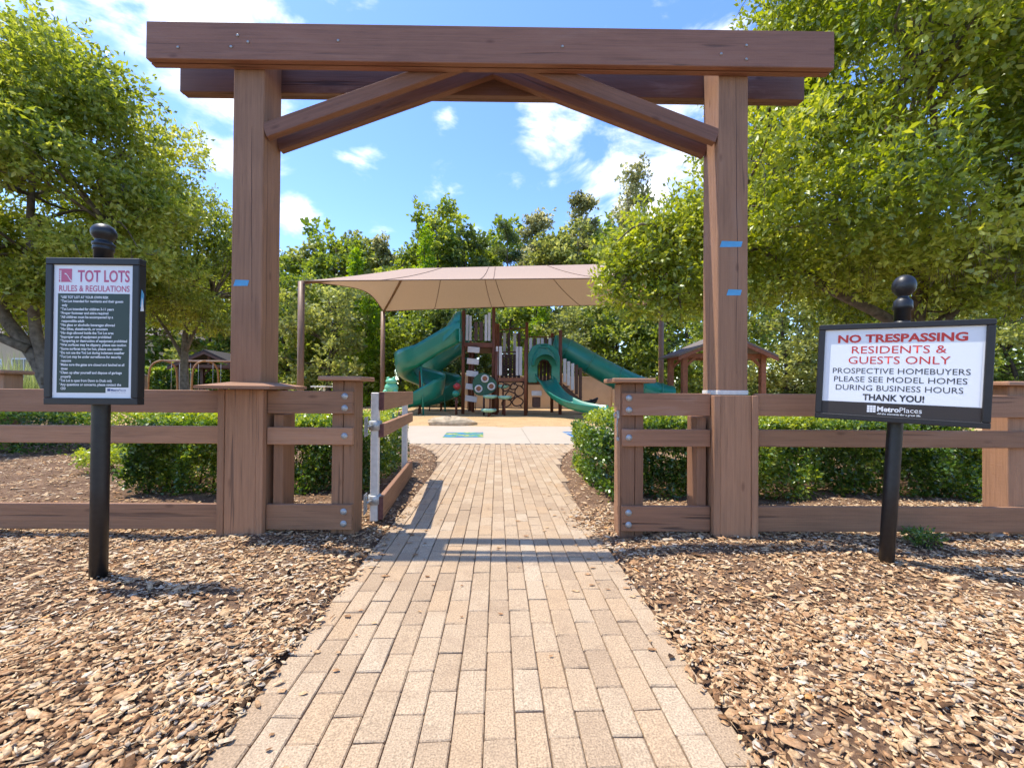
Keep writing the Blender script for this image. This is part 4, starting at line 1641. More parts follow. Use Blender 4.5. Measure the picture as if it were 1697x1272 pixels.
sp_ = smooth_path([P_(2.30, 19.85, 1.74), P_(2.42, 19.35, 1.45), P_(2.75, 18.5, .88), P_(3.3, 17.6, .50), P_(3.95, 16.85, .34), P_(4.40, 16.45, .30)], 6)
fs = trough(sp_, .78, .32, .32).build('open_slide', M['slide'], ps)
tag(fs, 'short green open slide curving to the right')
MB().tube([P_(3.9, 16.9, 0), P_(3.9, 16.9, .26)], .04, 8).build('support_leg', M['brown_post'], fs)
# stairs with plank sides
for k in range(6):
    MB().box(3.32 + k * .235, 3.62 + k * .235, 20.3 - 21, 21.3 - 21, 1.42 - k * .24, 1.48 - k * .24, .005).build('stair_tread', M['brown_panel'], ps)
st = MB().prism([(3.28, 1.62), (3.28, 1.28), (4.30, .38), (4.30, .72)], 20.14 - 21, 20.20 - 21).build('stair_stringer', M['brown_panel'], ps)
for k, (mt, z0, z1) in enumerate((('grey_panel', 1.66, 2.85), ('grey_panel', 1.50, 2.72), ('grey_panel', 1.28, 2.62), ('brown_panel', 1.05, 2.55), ('brown_panel', .78, 2.4))):
    plank(3.30 + k * .20, 3.46 + k * .20, 20.12, z0, z1, mt)
for k in range(6):
    plank(1.70 + k * .20, 1.87 + k * .20, 22.0, 1.76, 3.0, 'brown_panel')
for k in range(5):
    plank(.16 + k * .23, .33 + k * .23, 22.2, 1.86, 3.2, 'brown_panel')
# game panels and climber under the decks
gpan = MB()
ang = np.linspace(0, 2 * math.pi, 28, endpoint=False)
gpan.prism([(-.66 + .60 * math.cos(a) * (1 + .06 * math.cos(3 * a)), 1.50 + .55 * math.sin(a) * (1 + .08 * math.cos(3 * a + .8))) for a in ang], 19.66 - 21, 19.74 - 21, .015)
gpo = gpan.build('game_panel', simple('dark_green_plastic', (.012, .07, .04), .5, 0, .1, 4), ps)
for x, z in ((-.62, 1.80), (-.92, 1.30), (-.30, 1.42)):
    MB().tube([P_(x + .155 * math.cos(t), 19.645, z + .155 * math.sin(t)) for t in ang], .042, 6, closed=True).build('game_ring', M['grey_panel'], gpo)
    MB().lathe([(.11, 0), (.11, .02), (.03, .03)], 14, P_(x, 19.63, z), 'y').build('game_dial', M['timber_red'], gpo)
MB().tube([P_(-.66, 19.7, 0), P_(-.66, 19.7, 1.0)], .05, 8).build('panel_post', M['rope'], gpo)
web = MB()
for cx, cz, rx, rz, ph in ((.42, 1.38, .20, .18, 0), (.80, 1.42, .17, .15, .5), (1.08, 1.20, .20, .26, 1), (.62, .98, .24, .20, .3), (1.0, .68, .24, .22, .9), (.45, .62, .22, .20, .2)):
    web.tube([P_(cx + rx * math.cos(t) * (1 + .16 * math.sin(2 * t + ph)), 19.75, cz + rz * math.sin(t) * (1 + .12 * math.cos(3 * t + ph))) for t in ang[::2]], .032, 6, closed=True)
for a, b in (((.2, 1.66), (.42, 1.5)), ((.9, 1.66), (.82, 1.5)), ((1.28, 1.66), (1.2, 1.4)), ((.25, .4), (.35, .5)), ((1.2, .42), (1.1, .52))):
    web.tube([P_(a[0], 19.75, a[1]), P_(b[0], 19.75, b[1])], .03, 6)
web.build('web_climber', M['rope'], ps)
MB().box(1.72, 2.10, 19.5 - 21, 19.9 - 21, .42, .92, .03).build('under_deck_box', M['brown_panel'], ps)
MB().box(1.66, 2.16, 19.45 - 21, 19.52 - 21, .98, 1.22, .02).build('under_deck_sign', M['grey_panel'], ps)

# stepping pods
for x, y, z, r_, lab in ((-.35, 19.2, .95, .34, 'pale green stepping pod beneath the plank panels'), (.35, 19.3, .92, .34, 'pale green stepping pod beside the web climber'), (-.40, 18.7, .32, .36, 'lowest pale green stepping pod in front of the tower'), (.28, 20.0, 1.45, .28, 'highest pale green stepping pod under the deck')):
    pd = empty('stepping_pod', (x, y, 0), 0, lab, 'stepping pod', 'stepping pods under the tower')
    mb = MB()
    rr = [r_ * (1 + .10 * math.sin(5 * a)) for a in ang]
    rows = [[(rr[i] * k * math.cos(a), rr[i] * k * .8 * math.sin(a), zz) for i, a in enumerate(ang)] for zz, k in ((z - .12, .45), (z - .08, .85), (z, 1.0), (z + .05, .88), (z + .06, .3), (z + .055, .01))]
    mb.grid(rows, True, closed_u=True)
    mb.build('pad', M['pad'], pd)
    MB().tube([(0, 0, -.1), (0, 0, z - .05)], .045, 8).build('stem', M['brown_post'], pd)
for x, y, z, mt, lab in ((-2.02, 20.1, 1.42, 'red_play', 'red bulb-topped play post beside the step ladder'), (-2.02, 19.6, 1.06, 'slide', 'dark teal bulb-topped play post before the red one')):
    pd = empty('play_post', (x, y, 0), 0, lab, 'play post')
    MB().lathe([(.04, z - .18), (.15, z - .10), (.20, z), (.16, z + .09), (.07, z + .15), (.02, z + .17)], 14).build('bulb', M[mt], pd)
    MB().tube([(0, 0, -.1), (0, 0, z - .2)], .035, 8).build('stem', M['brown_post'], pd)

# frog figure
fg = empty('frog_figure', (-4.55, 17.4, 0), 0, 'light green frog-shaped figure seen above the open gate', 'figure')


def ball(mb, c, r, sx=1, sy=1, sz=1, n=14):
    rows = []
    for i in range(n // 2 + 1):
        b = -math.pi / 2 + math.pi * i / (n // 2)
        rows.append([(c[0] + r * sx * math.cos(b) * math.cos(a), c[1] + r * sy * math.cos(b) * math.sin(a), c[2] + r * sz * math.sin(b)) for a in np.linspace(0, 2 * math.pi, n, endpoint=False)])
    mb.grid(rows, True, closed_u=True)


mb = MB()
ball(mb, (0, 0, 1.30), .30, 1, .9, .82)
ball(mb, (-.20, -.14, 1.12), .13)
ball(mb, (.20, -.14, 1.12), .13)
mb.build('body', M['slide_l'], fg)
mb = MB()
ball(mb, (0, -.03, 1.58), .23, 1.05, .95, .62)
ball(mb, (-.12, -.08, 1.70), .075)
ball(mb, (.12, -.08, 1.70), .075)
mb.build('head', M['slide_l'], fg)
MB().lathe([(.26, -.1), (.26, .05), (.12, .12), (.12, 1.02), (.2, 1.08)], 16).build('pedestal', M['slide'], fg)

# spring rider and boulder
sr = empty('spring_rider', (5.05, 21.8, 0), 0, 'small dark spring rider right of the open slide', 'spring rider')
mb = MB()
mb.tube([(-.42, 0, .62), (-.2, 0, .56), (.1, 0, .58), (.3, 0, .72), (.45, 0, .86)], [.04, .15, .17, .12, .05], 10)
mb.tube([(.05, -.22, .78), (.12, 0, .72), (.05, .22, .78)], .025, 6)
mb.tube([(-.42, 0, .62), (-.52, 0, .8), (-.42, 0, .92)], [.05, .04, .02], 6)
mb.build('body', M['black'], sr)
MB().tube([(.10 * math.cos(t), .10 * math.sin(t), .02 + t * .022) for t in np.linspace(0, 7 * math.pi, 60)], .016, 5).build('spring', M['rope'], sr)
bo = MB()
rows = []
for i in range(7):
    b = -.5 + 2.05 * i / 6
    rows.append([(1.05 * math.cos(b) * math.cos(a) * (1 + .12 * math.sin(3 * a + i)), .42 * math.cos(b) * math.sin(a) * (1 + .15 * math.cos(2 * a)), .34 * math.sin(b) + .035 * math.sin(4 * a + 2 * i)) for a in np.linspace(0, 2 * math.pi, 18, endpoint=False)])
bo.grid(rows, False, closed_u=True)
bo_ = bo.build('boulder', M['stone'], None, (-1.62, 14.1, .06))
bo_.scale = (.82, .8, .72)
tag(bo_, 'low flat tan boulder at the edge of the concrete walk', 'boulder')

# painted murals on the concrete
for nm, x0, x1, y0, y1, mt, lab in (('ground_mural', -1.42, -.38, 10.35, 11.6, 'mural1', 'blue and green painted square on the concrete, left of centre'), ('ground_mural', 1.95, 3.05, 10.6, 11.9, 'mural2', 'blue painted square on the concrete beside the right hedge')):
    o = MB().grid([[(-(x1 - x0) / 2, -(y1 - y0) / 2, 0), ((x1 - x0) / 2, -(y1 - y0) / 2, 0)], [(-(x1 - x0) / 2, (y1 - y0) / 2, 0), ((x1 - x0) / 2, (y1 - y0) / 2, 0)]], False).build(nm, M[mt], None, ((x0 + x1) / 2, (y0 + y1) / 2, .0065), (0, 0, R(2)))
    tag(o, lab, 'ground mural')

# low stucco wall behind the playground
lw = empty('stucco_wall', (4, 27.2, 0), 0, 'low tan stucco wall behind the playground', 'wall')
MB().box(-6.2, 7.4, -.15, .15, -.1, 2.15, .02).build('wall_panel', M['stucco'], lw)
for x in (-6.2, -2.8, .6, 4.0, 7.4):
    MB().box(x - .22, x + .22, -.24, .24, -.1, 2.28, .02).build('pilaster', M['stucco'], lw)
    MB().box(x - .28, x + .28, -.3, .3, 2.282, 2.38, .02).build('pilaster_cap', M['stucco2'], lw)
MB().box(-6.4, 7.6, -.2, .2, 2.152, 2.23, .01).build('coping', M['stucco2'], lw)


def picnic(name, loc, label, rz=0):
    e = empty(name, loc, rz, label, 'picnic table')
    MB().box(-.62, .62, -.45, .45, 1.0, 1.06, .01).build('table_top', M['trim'], e)
    MB().tube([(0, 0, -.1), (0, 0, 1.0)], .06, 10).build('pedestal', M['trim'], e)
    for s in (-1, 1):
        MB().box(-.62, .62, s * .85 - .15, s * .85 + .15, .62, .67, .01).build('bench_seat', M['trim'], e)
        MB().tube([(0, 0, .3), (0, s * .8, .3), (0, s * .85, .62)], .035, 8).build('seat_arm', M['trim'], e)
    return e


picnic('picnic_table', (-10.2, 24.0, .35), 'white picnic table left of the green frog figure', R(80))
picnic('picnic_table', (11.6, 20.9, .25), 'white picnic table under the right-hand pavilion', R(75))


# pavilions
def pavilion(name, label, x0, x1, y0, y1, eave, apex, mat_roof, col=.13, mat='timber_red'):
    cx, cy = (x0 + x1) / 2, (y0 + y1) / 2
    e = empty(name, (cx, cy, 0), 0, label, 'pavilion')
    w, d = (x1 - x0) / 2, (y1 - y0) / 2
    ov = .5
    for s in (-1, 1):
        sl = (apex - eave) / w
        lowz = eave - sl * ov
        mb = MB()
        P = [(0, apex), (s * (w + ov), lowz), (s * (w + ov), lowz + .10), (0, apex + .12)]
        mb.prism(P, -d - ov, d + ov)
        mb.build('roof_slope', M[mat_roof], e)
        MB().prism([(0, apex - .02), (s * (w + ov), lowz - .02), (s * (w + ov), lowz - .20), (0, apex - .2)], -d - ov - .02, -d - ov + .06).build('barge_board', M[mat], e)
        for yy in (-d, d):
            c = MB().box(s * w - col, s * w + col, yy - col, yy + col, -.1, eave - .05, .015).build('column', M[mat], e)
            bar('knee_brace', (s * w, yy, eave - .75), (s * (w - .65), yy, eave - .12), .10, .14, M[mat], e)
    for yy in (-d, d):
        MB().box(-w - .2, w + .2, yy - .08, yy + .08, eave - .25, eave - .02, .01).build('tie_beam', M[mat], e)
        MB().box(-.08, .08, yy - .06, yy + .06, eave - .02, apex - .1, .01).build('king_post', M[mat], e)
    return e


pavilion('gable_pavilion', 'brown timber gable pavilion behind the right gateway post', 9.45, 13.5, 20.0, 21.6, 3.20, 4.05, 'roof')
pavilion('dark_pavilion', 'small dark-roofed pavilion behind the swing frame, beside the left gateway post', -22.6, -18.6, 29.4, 31.6, 2.95, 3.85, 'roof_d', .12, 'brown_panel')

# swing frame
sw_ = empty('swing_frame', (-18.2, 24.5, 0), 0, 'ochre arched swing frame seen between the rules sign and left gateway post', 'swing frame')
for x in (-1.6, .85, 3.3):
    mb = MB()
    pts = [(x, -.55, -.1), (x, -.52, 1.9), (x, -.42, 2.55), (x, -.15, 2.83), (x, .15, 2.83), (x, .42, 2.55), (x, .52, 1.9), (x, .55, -.1)]
    pts = [(p[0] + p[1] * .75, p[1], p[2]) for p in pts]
    mb.tube(smooth_path(pts, 4), .052, 8)
    mb.build('arch_leg', M['orange'], sw_)
MB().tube([(-1.6, 0, 2.85), (3.3, 0, 2.85)], .055, 8).build('top_bar', M['tan_post'], sw_)
for x in (-.9, .2, 1.5, 2.6):
    ss = MB().box(x - .25, x + .25, -.09, .09, .52, .56, .01).build('swing_seat', M['ink'], sw_)
    for q in (-.23, .23):
        MB().tube([(x + q, 0, .55), (x + q, 0, 2.82)], .012, 4).build('swing_chain', M['galv'], ss)
bn = empty('litter_bin', (-16.3, 18.9, 0), 0, 'grey litter bin with a white notice, right of the rules sign', 'litter bin')
MB().lathe([(.24, -.1), (.25, 1.25), (.27, 1.27), (.27, 1.36), (.22, 1.72), (.26, 1.74), (.26, 1.82), (.05, 1.9)], 16).build('body', M['roof'], bn)
MB().box(-.16, .16, -.275, -.262, 1.36, 1.68).build('notice', M['white'], bn)

# fence post of the boundary at far left
fpz = empty('fence_post', (-9.45, 8.05, 0), 0, 'capped brown fence post beyond the fence at the far left edge', 'fence post')
MB().box(-.16, .16, -.16, .16, -.1, 1.45, .008).build('shaft', M['wood_z'], fpz)
MB().box(-.27, .27, -.27, .27, 1.452, 1.53, .02).build('cap', M['wood_x'], fpz)
for zz in (1.02, .75, .1):
    MB().box(-4.5, -.162, -.02, .02, zz, zz + .16, .004).build('rail', M['wood_x'], fpz)

# houses
hs = empty('beige_house', (-40, 43, 0), 0, 'beige stucco house with white-framed windows behind the left trees', 'house')
MB().box(-13, 6.2, -.0, 9, -.1, 6.6).build('wall', M['stucco2'], hs)
mb = MB()
mb.grid([[(-13.8, -.8, 6.62), (7, -.8, 6.62)], [(-9, 4.5, 9.2), (2, 4.5, 9.2)], [(-13.8, 9.8, 6.62), (7, 9.8, 6.62)]], False)
mb.grid([[(7, -.8, 6.62), (7, 9.8, 6.62)], [(2, 4.5, 9.2), (2, 4.5, 9.2001)]], False)
mb.build('roof', M['roof'], hs)
for x0, x1, z0, z1 in ((-12.2, -10.9, 1.4, 4.0), (-9.7, -7.5, 1.2, 4.1), (-6.2, -4.4, 1.4, 4.0), (1.2, 4.4, 1.7, 3.9)):
    wf = MB()
    t = .13
    wf.box(x0 - t, x1 + t, -.07, -.01, z1, z1 + t)
    wf.box(x0 - t, x1 + t, -.09, -.01, z0 - t, z0)
    wf.box(x0 - t, x0, -.07, -.01, z0 + .001, z1 - .001)
    wf.box(x1, x1 + t, -.07, -.01, z0 + .001, z1 - .001)
    w_ = wf.build('window', M['trim'], hs)
    MB().box(x0, x1, -.035, -.012, z0, z1).build('pane', M['glass'], w_)
    MB().box((x0 + x1) / 2 - .03, (x0 + x1) / 2 + .03, -.06, -.036, z0, z1).build('mullion', M['trim'], w_)
    MB().box(x0, (x0 + x1) / 2 - .031, -.06, -.036, (z0 + z1) / 2 - .03, (z0 + z1) / 2 + .03).build('transom', M['trim'], w_)


# ------------------------------------------------------------------ trees
def crown_clumps(cen, rad, n, cmin, cmax, rng, zmin=None, tone=.5, keep=None):
    out = []
    tries = 0
    while len(out) < n and tries < n * 60:
        tries += 1
        u = rng.normal(0, 1, 3)
        u /= np.linalg.norm(u)
        rr = rng.uniform(.35, 1) ** .6
        p = np.array(cen) + u * rr * np.array(rad)
        if zmin is not None and p[2] < zmin(p) if callable(zmin) else (zmin is not None and p[2] < zmin):
            continue
        if keep and not keep(p):
            continue
        s = rng.uniform(cmin, cmax)
        if any(np.linalg.norm((p - q[0]) / (s + q[1][0])) < .38 for q in out):
            continue
        out.append((p, np.array([s, s, s * rng.uniform(.55, .8)]), tone + rng.normal(0, .10)))
    return out


def limbs_to(mb, roots, clumps, r, rng, frac=.8):
    for c, rad, _ in clumps:
        if rng.uniform() > frac:
            continue
        d = [((Vector(c) - Vector(q)).length, q) for q in roots]
        q = Vector(min(d, key=lambda t: t[0])[1])
        c_ = Vector(c)
        mid = q.lerp(c_, .5) + Vector(rng.normal(0, .22, 3)) + Vector((0, 0, .12))
        L_ = (c_ - q).length
        limb(mb, [q, mid, c_], min(r, .018 + .016 * L_), .010, 5)
        for _k in range(2):
            e_ = c_ + Vector(rng.normal(0, 1, 3)) * float(rad[0]) * .7
            limb(mb, [q.lerp(c_, .75), c_.lerp(e_, .5) + Vector(rng.normal(0, .08, 3)), e_], .014, .004, 4)


def oak(name, label, base, polys, **k):
    """polys in world coordinates"""
    rng = np.random.default_rng(k['seed'])
    e = empty(name, base, 0, label, 'tree')
    B = np.array(base, float)
    mb = MB()
    roots = []
    for pts, r0, r1 in polys:
        pl_ = [Vector(p) - Vector(base) for p in pts]
        limb(mb, pl_, r0, r1, 10, .015)
        roots += smooth_path(pl_, 3)[2:]
    cl = crown_clumps(k['cen'], k['rad'], k['n_clump'], k['cmin'], k['cmax'], rng, k.get('zmin'), k.get('tone', .5), k.get('keep'))
    for c, s in k.get('extra', ()):
        cl.append((np.array(c, float), np.array([s, s, s * .7]), k.get('tone', .5) + rng.normal(0, .08)))
    cl = [(c - B, r, t) for c, r, t in cl]
    limbs_to(mb, roots, cl, .08, rng)
    mb.build('trunk', M[k.get('bark', 'bark')], e)
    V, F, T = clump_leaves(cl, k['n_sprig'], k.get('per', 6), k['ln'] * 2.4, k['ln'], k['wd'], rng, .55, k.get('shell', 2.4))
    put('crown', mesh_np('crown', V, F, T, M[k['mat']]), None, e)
    if k.get('moss'):
        pts = []
        for c, r_, _ in cl:
            if c[2] < k['moss'] and c[0] + B[0] > k.get('moss_from', -99):
                for _q in range(rng.integers(3, 9)):
                    pts.append(c + np.array([rng.normal(0, .6), rng.normal(0, .6), -r_[2] * rng.uniform(.2, .9)]))
        pts = np.array(pts)
        kk = 30
        Pm = np.repeat(pts, kk, 0) + rng.normal(0, 1, (len(pts) * kk, 3)) * np.array([.10, .10, .17])
        Dm = rng.normal(0, .22, (len(Pm), 3)) + np.array([0, 0, -1.0])
        V, F, T = leaves_np(Pm, Dm, unit(rng.normal(0, 1, (len(Pm), 3))), rng.uniform(.07, .22, len(Pm)), np.full(len(Pm), .011), rng.uniform(.1, .9, len(Pm)))
        put('hanging_moss', mesh_np('hanging_moss', V, F, T, M['moss']), None, e)
    return e


# right live oak
RB0 = (9.9, 9.3, 0)
oak('live_oak', 'large spreading live oak with hanging moss filling the upper right', RB0,
    [([RB0, (9.95, 9.28, .9), (9.85, 9.2, 1.9), (9.8, 9.1, 2.7), (9.9, 9.0, 4.2), (9.6, 9.2, 6.5)], .27, .10),
     ([(9.85, 9.15, 2.45), (8.9, 8.9, 2.95), (7.5, 8.8, 3.55), (5.8, 8.7, 4.35), (4.0, 8.9, 4.75)], .15, .04),
     ([(9.9, 9.1, 2.3), (10.6, 9.0, 3.1), (11.6, 8.8, 4.3), (12.8, 8.6, 5.2)], .15, .05),
     ([(9.8, 9.1, 3.0), (9.2, 8.2, 4.4), (8.2, 7.2, 5.6), (7.4, 6.6, 6.6)], .12, .04),
     ([(9.9, 9.0, 3.6), (10.8, 8.0, 5.2), (11.2, 7.0, 6.6)], .11, .04),
     ([(9.8, 9.1, 4.0), (8.0, 9.6, 5.6), (6.5, 9.8, 7.2)], .10, .04)],
    seed=101, cen=(9.3, 8.9, 6.9), rad=(6.5, 3.9, 4.6), n_clump=190, cmin=.62, cmax=1.25,
    zmin=lambda p: 3.3 + .10 * (9 - p[1]) + .18 * math.sin(p[0] * 1.7), keep=lambda p: p[1] > 5.3 and p[2] - 1.2 < 10.5 and (p[0] / p[1] > .64 or (p[2] - 1.2) / p[1] < .30 + (p[0] / p[1] - .27) * .75),
    extra=[((3.0, 9.0, 4.3), .62), ((3.4, 8.7, 4.9), .75), ((2.9, 9.2, 3.75), .5), ((3.9, 8.8, 4.0), .8), ((4.6, 8.7, 4.9), .9), ((4.9, 9.0, 6.6), .35), ((5.0, 8.6, 3.7), .7), ((4.3, 9.0, 3.3), .55), ((5.2, 8.9, 7.6), .35), ((5.3, 8.6, 5.6), .7), ((3.2, 8.6, 4.6), .6), ((3.9, 8.4, 4.5), .7), ((4.7, 8.3, 4.3), .8), ((3.0, 8.8, 4.0), .55), ((3.6, 8.6, 3.6), .55), ((4.4, 8.5, 5.3), .7), ((4.8, 8.6, 3.4), .6), ((5.6, 8.4, 4.2), .8), ((2.75, 8.7, 3.55), .45), ((3.2, 8.5, 3.3), .5), ((3.7, 8.4, 3.2), .5), ((4.2, 8.3, 3.6), .6), ((4.6, 8.5, 3.1), .5), ((2.7, 8.9, 4.3), .45), ((3.3, 8.4, 4.1), .55), ((3.0, 8.6, 3.9), .5), ((4.1, 8.5, 4.9), .6), ((5.2, 8.3, 3.3), .6), ((5.9, 8.2, 3.6), .7), ((2.40, 8.7, 3.6), .40), ((2.55, 8.7, 3.25), .45), ((2.9, 8.6, 3.05), .45), ((3.3, 8.5, 2.95), .40), ((2.6, 8.6, 3.9), .42), ((3.9, 8.4, 2.95), .4), ((2.45, 8.8, 4.35), .35)],
    n_sprig=36000, per=6, ln=.130, wd=.063, mat='leaf_oak', tone=.56, moss=4.2, moss_from=6.2)

# left live oak
LB0 = (-11.6, 11.2, 0)
oak('live_oak', 'large leafy live oak at the left edge behind the rules sign', LB0,
    [([LB0, (-11.75, 11.15, .8), (-12.2, 11.1, 1.9), (-12.9, 11.0, 3.0), (-13.6, 10.9, 4.6)], .26, .10),
     ([(-11.9, 11.1, 1.3), (-12.1, 11.0, 2.5), (-12.2, 10.9, 4.0), (-12.1, 10.8, 6.2), (-12.0, 10.7, 8.3)], .16, .05),
     ([(-12.3, 11.0, 2.2), (-13.6, 10.6, 2.9), (-15.2, 10.2, 3.9)], .13, .04),
     ([(-12.15, 10.9, 3.2), (-10.9, 10.6, 4.3), (-9.8, 10.4, 5.3)], .09, .03)],
    seed=202, cen=(-12.9, 10.6, 6.4), rad=(4.3, 3.4, 4.2), n_clump=130, cmin=.55, cmax=1.1, bark='bark',
    zmin=lambda p: 3.25 + .1 * math.sin(p[0] * 2), keep=lambda p: p[2] < 10.6 - .9 * max(0, p[0] + 11.3) and p[0] > -18.5,
    extra=[((-8.7, 10.6, 5.9), .55), ((-9.3, 10.5, 5.2), .75), ((-9.1, 10.8, 6.7), .6), ((-9.9, 10.6, 7.4), .65), ((-10.5, 10.4, 8.1), .6), ((-11.9, 10.6, 9.5), .7), ((-12.4, 10.5, 10.2), .55), ((-11.0, 10.8, 9.2), .45), ((-9.0, 10.5, 4.5), .6), ((-10.2, 10.3, 4.3), .8), ((-11.5, 10.2, 3.9), .7)],
    n_sprig=21000, per=6, ln=.142, wd=.070, mat='leaf_oak2', tone=.60, moss=3.4)

# smaller tree with a pale trunk
SB0 = (-11.5, 15.2, 0)
oak('young_oak', 'smaller oak with pale straight trunk between the rules sign and left gateway post', SB0,
    [([SB0, (-11.5, 15.2, 1.2), (-11.55, 15.2, 2.4), (-11.4, 15.1, 3.4), (-11.3, 15.1, 5.0)], .19, .06),
     ([(-11.55, 15.2, 2.3), (-11.9, 15.1, 3.0), (-12.6, 15.0, 4.2)], .09, .03), ([(-11.5, 15.2, 2.6), (-10.9, 15.0, 3.6), (-10.3, 14.9, 4.6)], .09, .03)],
    seed=303, cen=(-11.2, 15.0, 5.5), rad=(2.6, 2.2, 2.4), n_clump=60, cmin=.5, cmax=.95, zmin=lambda p: 3.5, tone=.5,
    n_sprig=7500, per=6, ln=.125, wd=.06, mat='leaf_oak2', moss=1.5 + 3.0)


def wood_tree(label, x, y, h, hw, kind, mat, seed, low=.12, group='trees of the wood behind the playground', n=1500, ln=.30, wd=.19, bark='bark_d'):
    rng = np.random.default_rng(seed)
    nm = {'broad': 'broadleaf_tree', 'cone': 'conical_tree', 'pine': 'pine_tree', 'sparse': 'slender_tree', 'mossy': 'mossy_tree'}[kind]
    e = empty(nm, (x, y, 0), 0, label, 'tree', group)
    mb = MB()
    wob = [Vector((rng.normal(0, .25) * q, rng.normal(0, .25) * q, h * t)) for q, t in ((0, -.01), (.5, .3), (1, .6), (1, .93))]
    limb(mb, wob, .10 + h * .012, .03, 7)
    cl = []
    if kind == 'broad':
        k = int(26 + hw * 10)
        for _ in range(k):
            t = rng.uniform(low, .97)
            prof = hw * (1 - ((t - .45) / .62) ** 2) ** .5 if abs(t - .45) < .62 else .2
            a = rng.uniform(0, 6.28)
            rr = prof * rng.uniform(.2, 1) ** .6
            s = rng.uniform(.55, 1.15) * (.55 + hw * .17)
            cl.append((np.array([math.cos(a) * rr, math.sin(a) * rr, t * h]), np.array([s, s, s * .75]), .46 + rng.normal(0, .14)))
    elif kind == 'cone':
        for i in range(26):
            t = low + (1 - low) * (i / 25)
            prof = hw * (1.02 - t) ** .8
            for q in range(2):
                a = rng.uniform(0, 6.28)
                s = .35 + prof * .42
                cl.append((np.array([math.cos(a) * prof * .6, math.sin(a) * prof * .6, t * h]), np.array([s, s, s * .7]), .5 + rng.normal(0, .1)))
    elif kind == 'pine':
        for i in range(30):
            t = rng.uniform(max(low, .3), 1)
            prof = hw * (1.08 - t) ** .55
            a = rng.uniform(0, 6.28)
            rr = prof * rng.uniform(.35, 1)
            s = rng.uniform(.45, .75)
            cl.append((np.array([math.cos(a) * rr, math.sin(a) * rr, t * h]), np.array([s, s, s * .62]), .42 + rng.normal(0, .12)))
    else:
        for i in range(34 if kind == 'sparse' else 44):
            t = rng.uniform(max(low, .25), 1)
            prof = hw * (1.1 - t) ** .4 * (.75 if kind == 'sparse' else .95)
            a = rng.uniform(0, 6.28)
            rr = prof * rng.uniform(.15, 1) ** .7
            s = rng.uniform(.5, .95) * (1.35 if kind == 'mossy' else 1)
            cl.append((np.array([math.cos(a) * rr, math.sin(a) * rr, t * h]), np.array([s, s, s * (1.1 if kind == 'mossy' else .8)]), .5 + rng.normal(0, .14)))
    for c, r_, _ in cl:
        if rng.uniform() < .55:
            zt = max(.1 * h, c[2] - .9)
            limb(mb, [(wob[2].x * zt / h, wob[2].y * zt / h, zt), (c[0] * .5, c[1] * .5, (zt + c[2]) / 2 + .1), tuple(c)], .05, .012, 4)
    mb.build('trunk', M[bark], e)
    if kind == 'pine':
        V, F, T = clump_leaves(cl, n, 6, .5, .42, .05, rng, .3, 2.0)
    elif kind == 'mossy':
        V, F, T = clump_leaves(cl, n, 5, .5, ln, wd * .8, rng, .3, 2.0, .7)
    elif kind == 'cone':
        V, F, T = clump_leaves(cl, n, 6, .4, ln * .75, wd * .55, rng, .5, 2.2)
    else:
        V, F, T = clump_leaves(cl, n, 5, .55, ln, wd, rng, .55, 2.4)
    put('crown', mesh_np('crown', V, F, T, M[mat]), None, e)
    return e


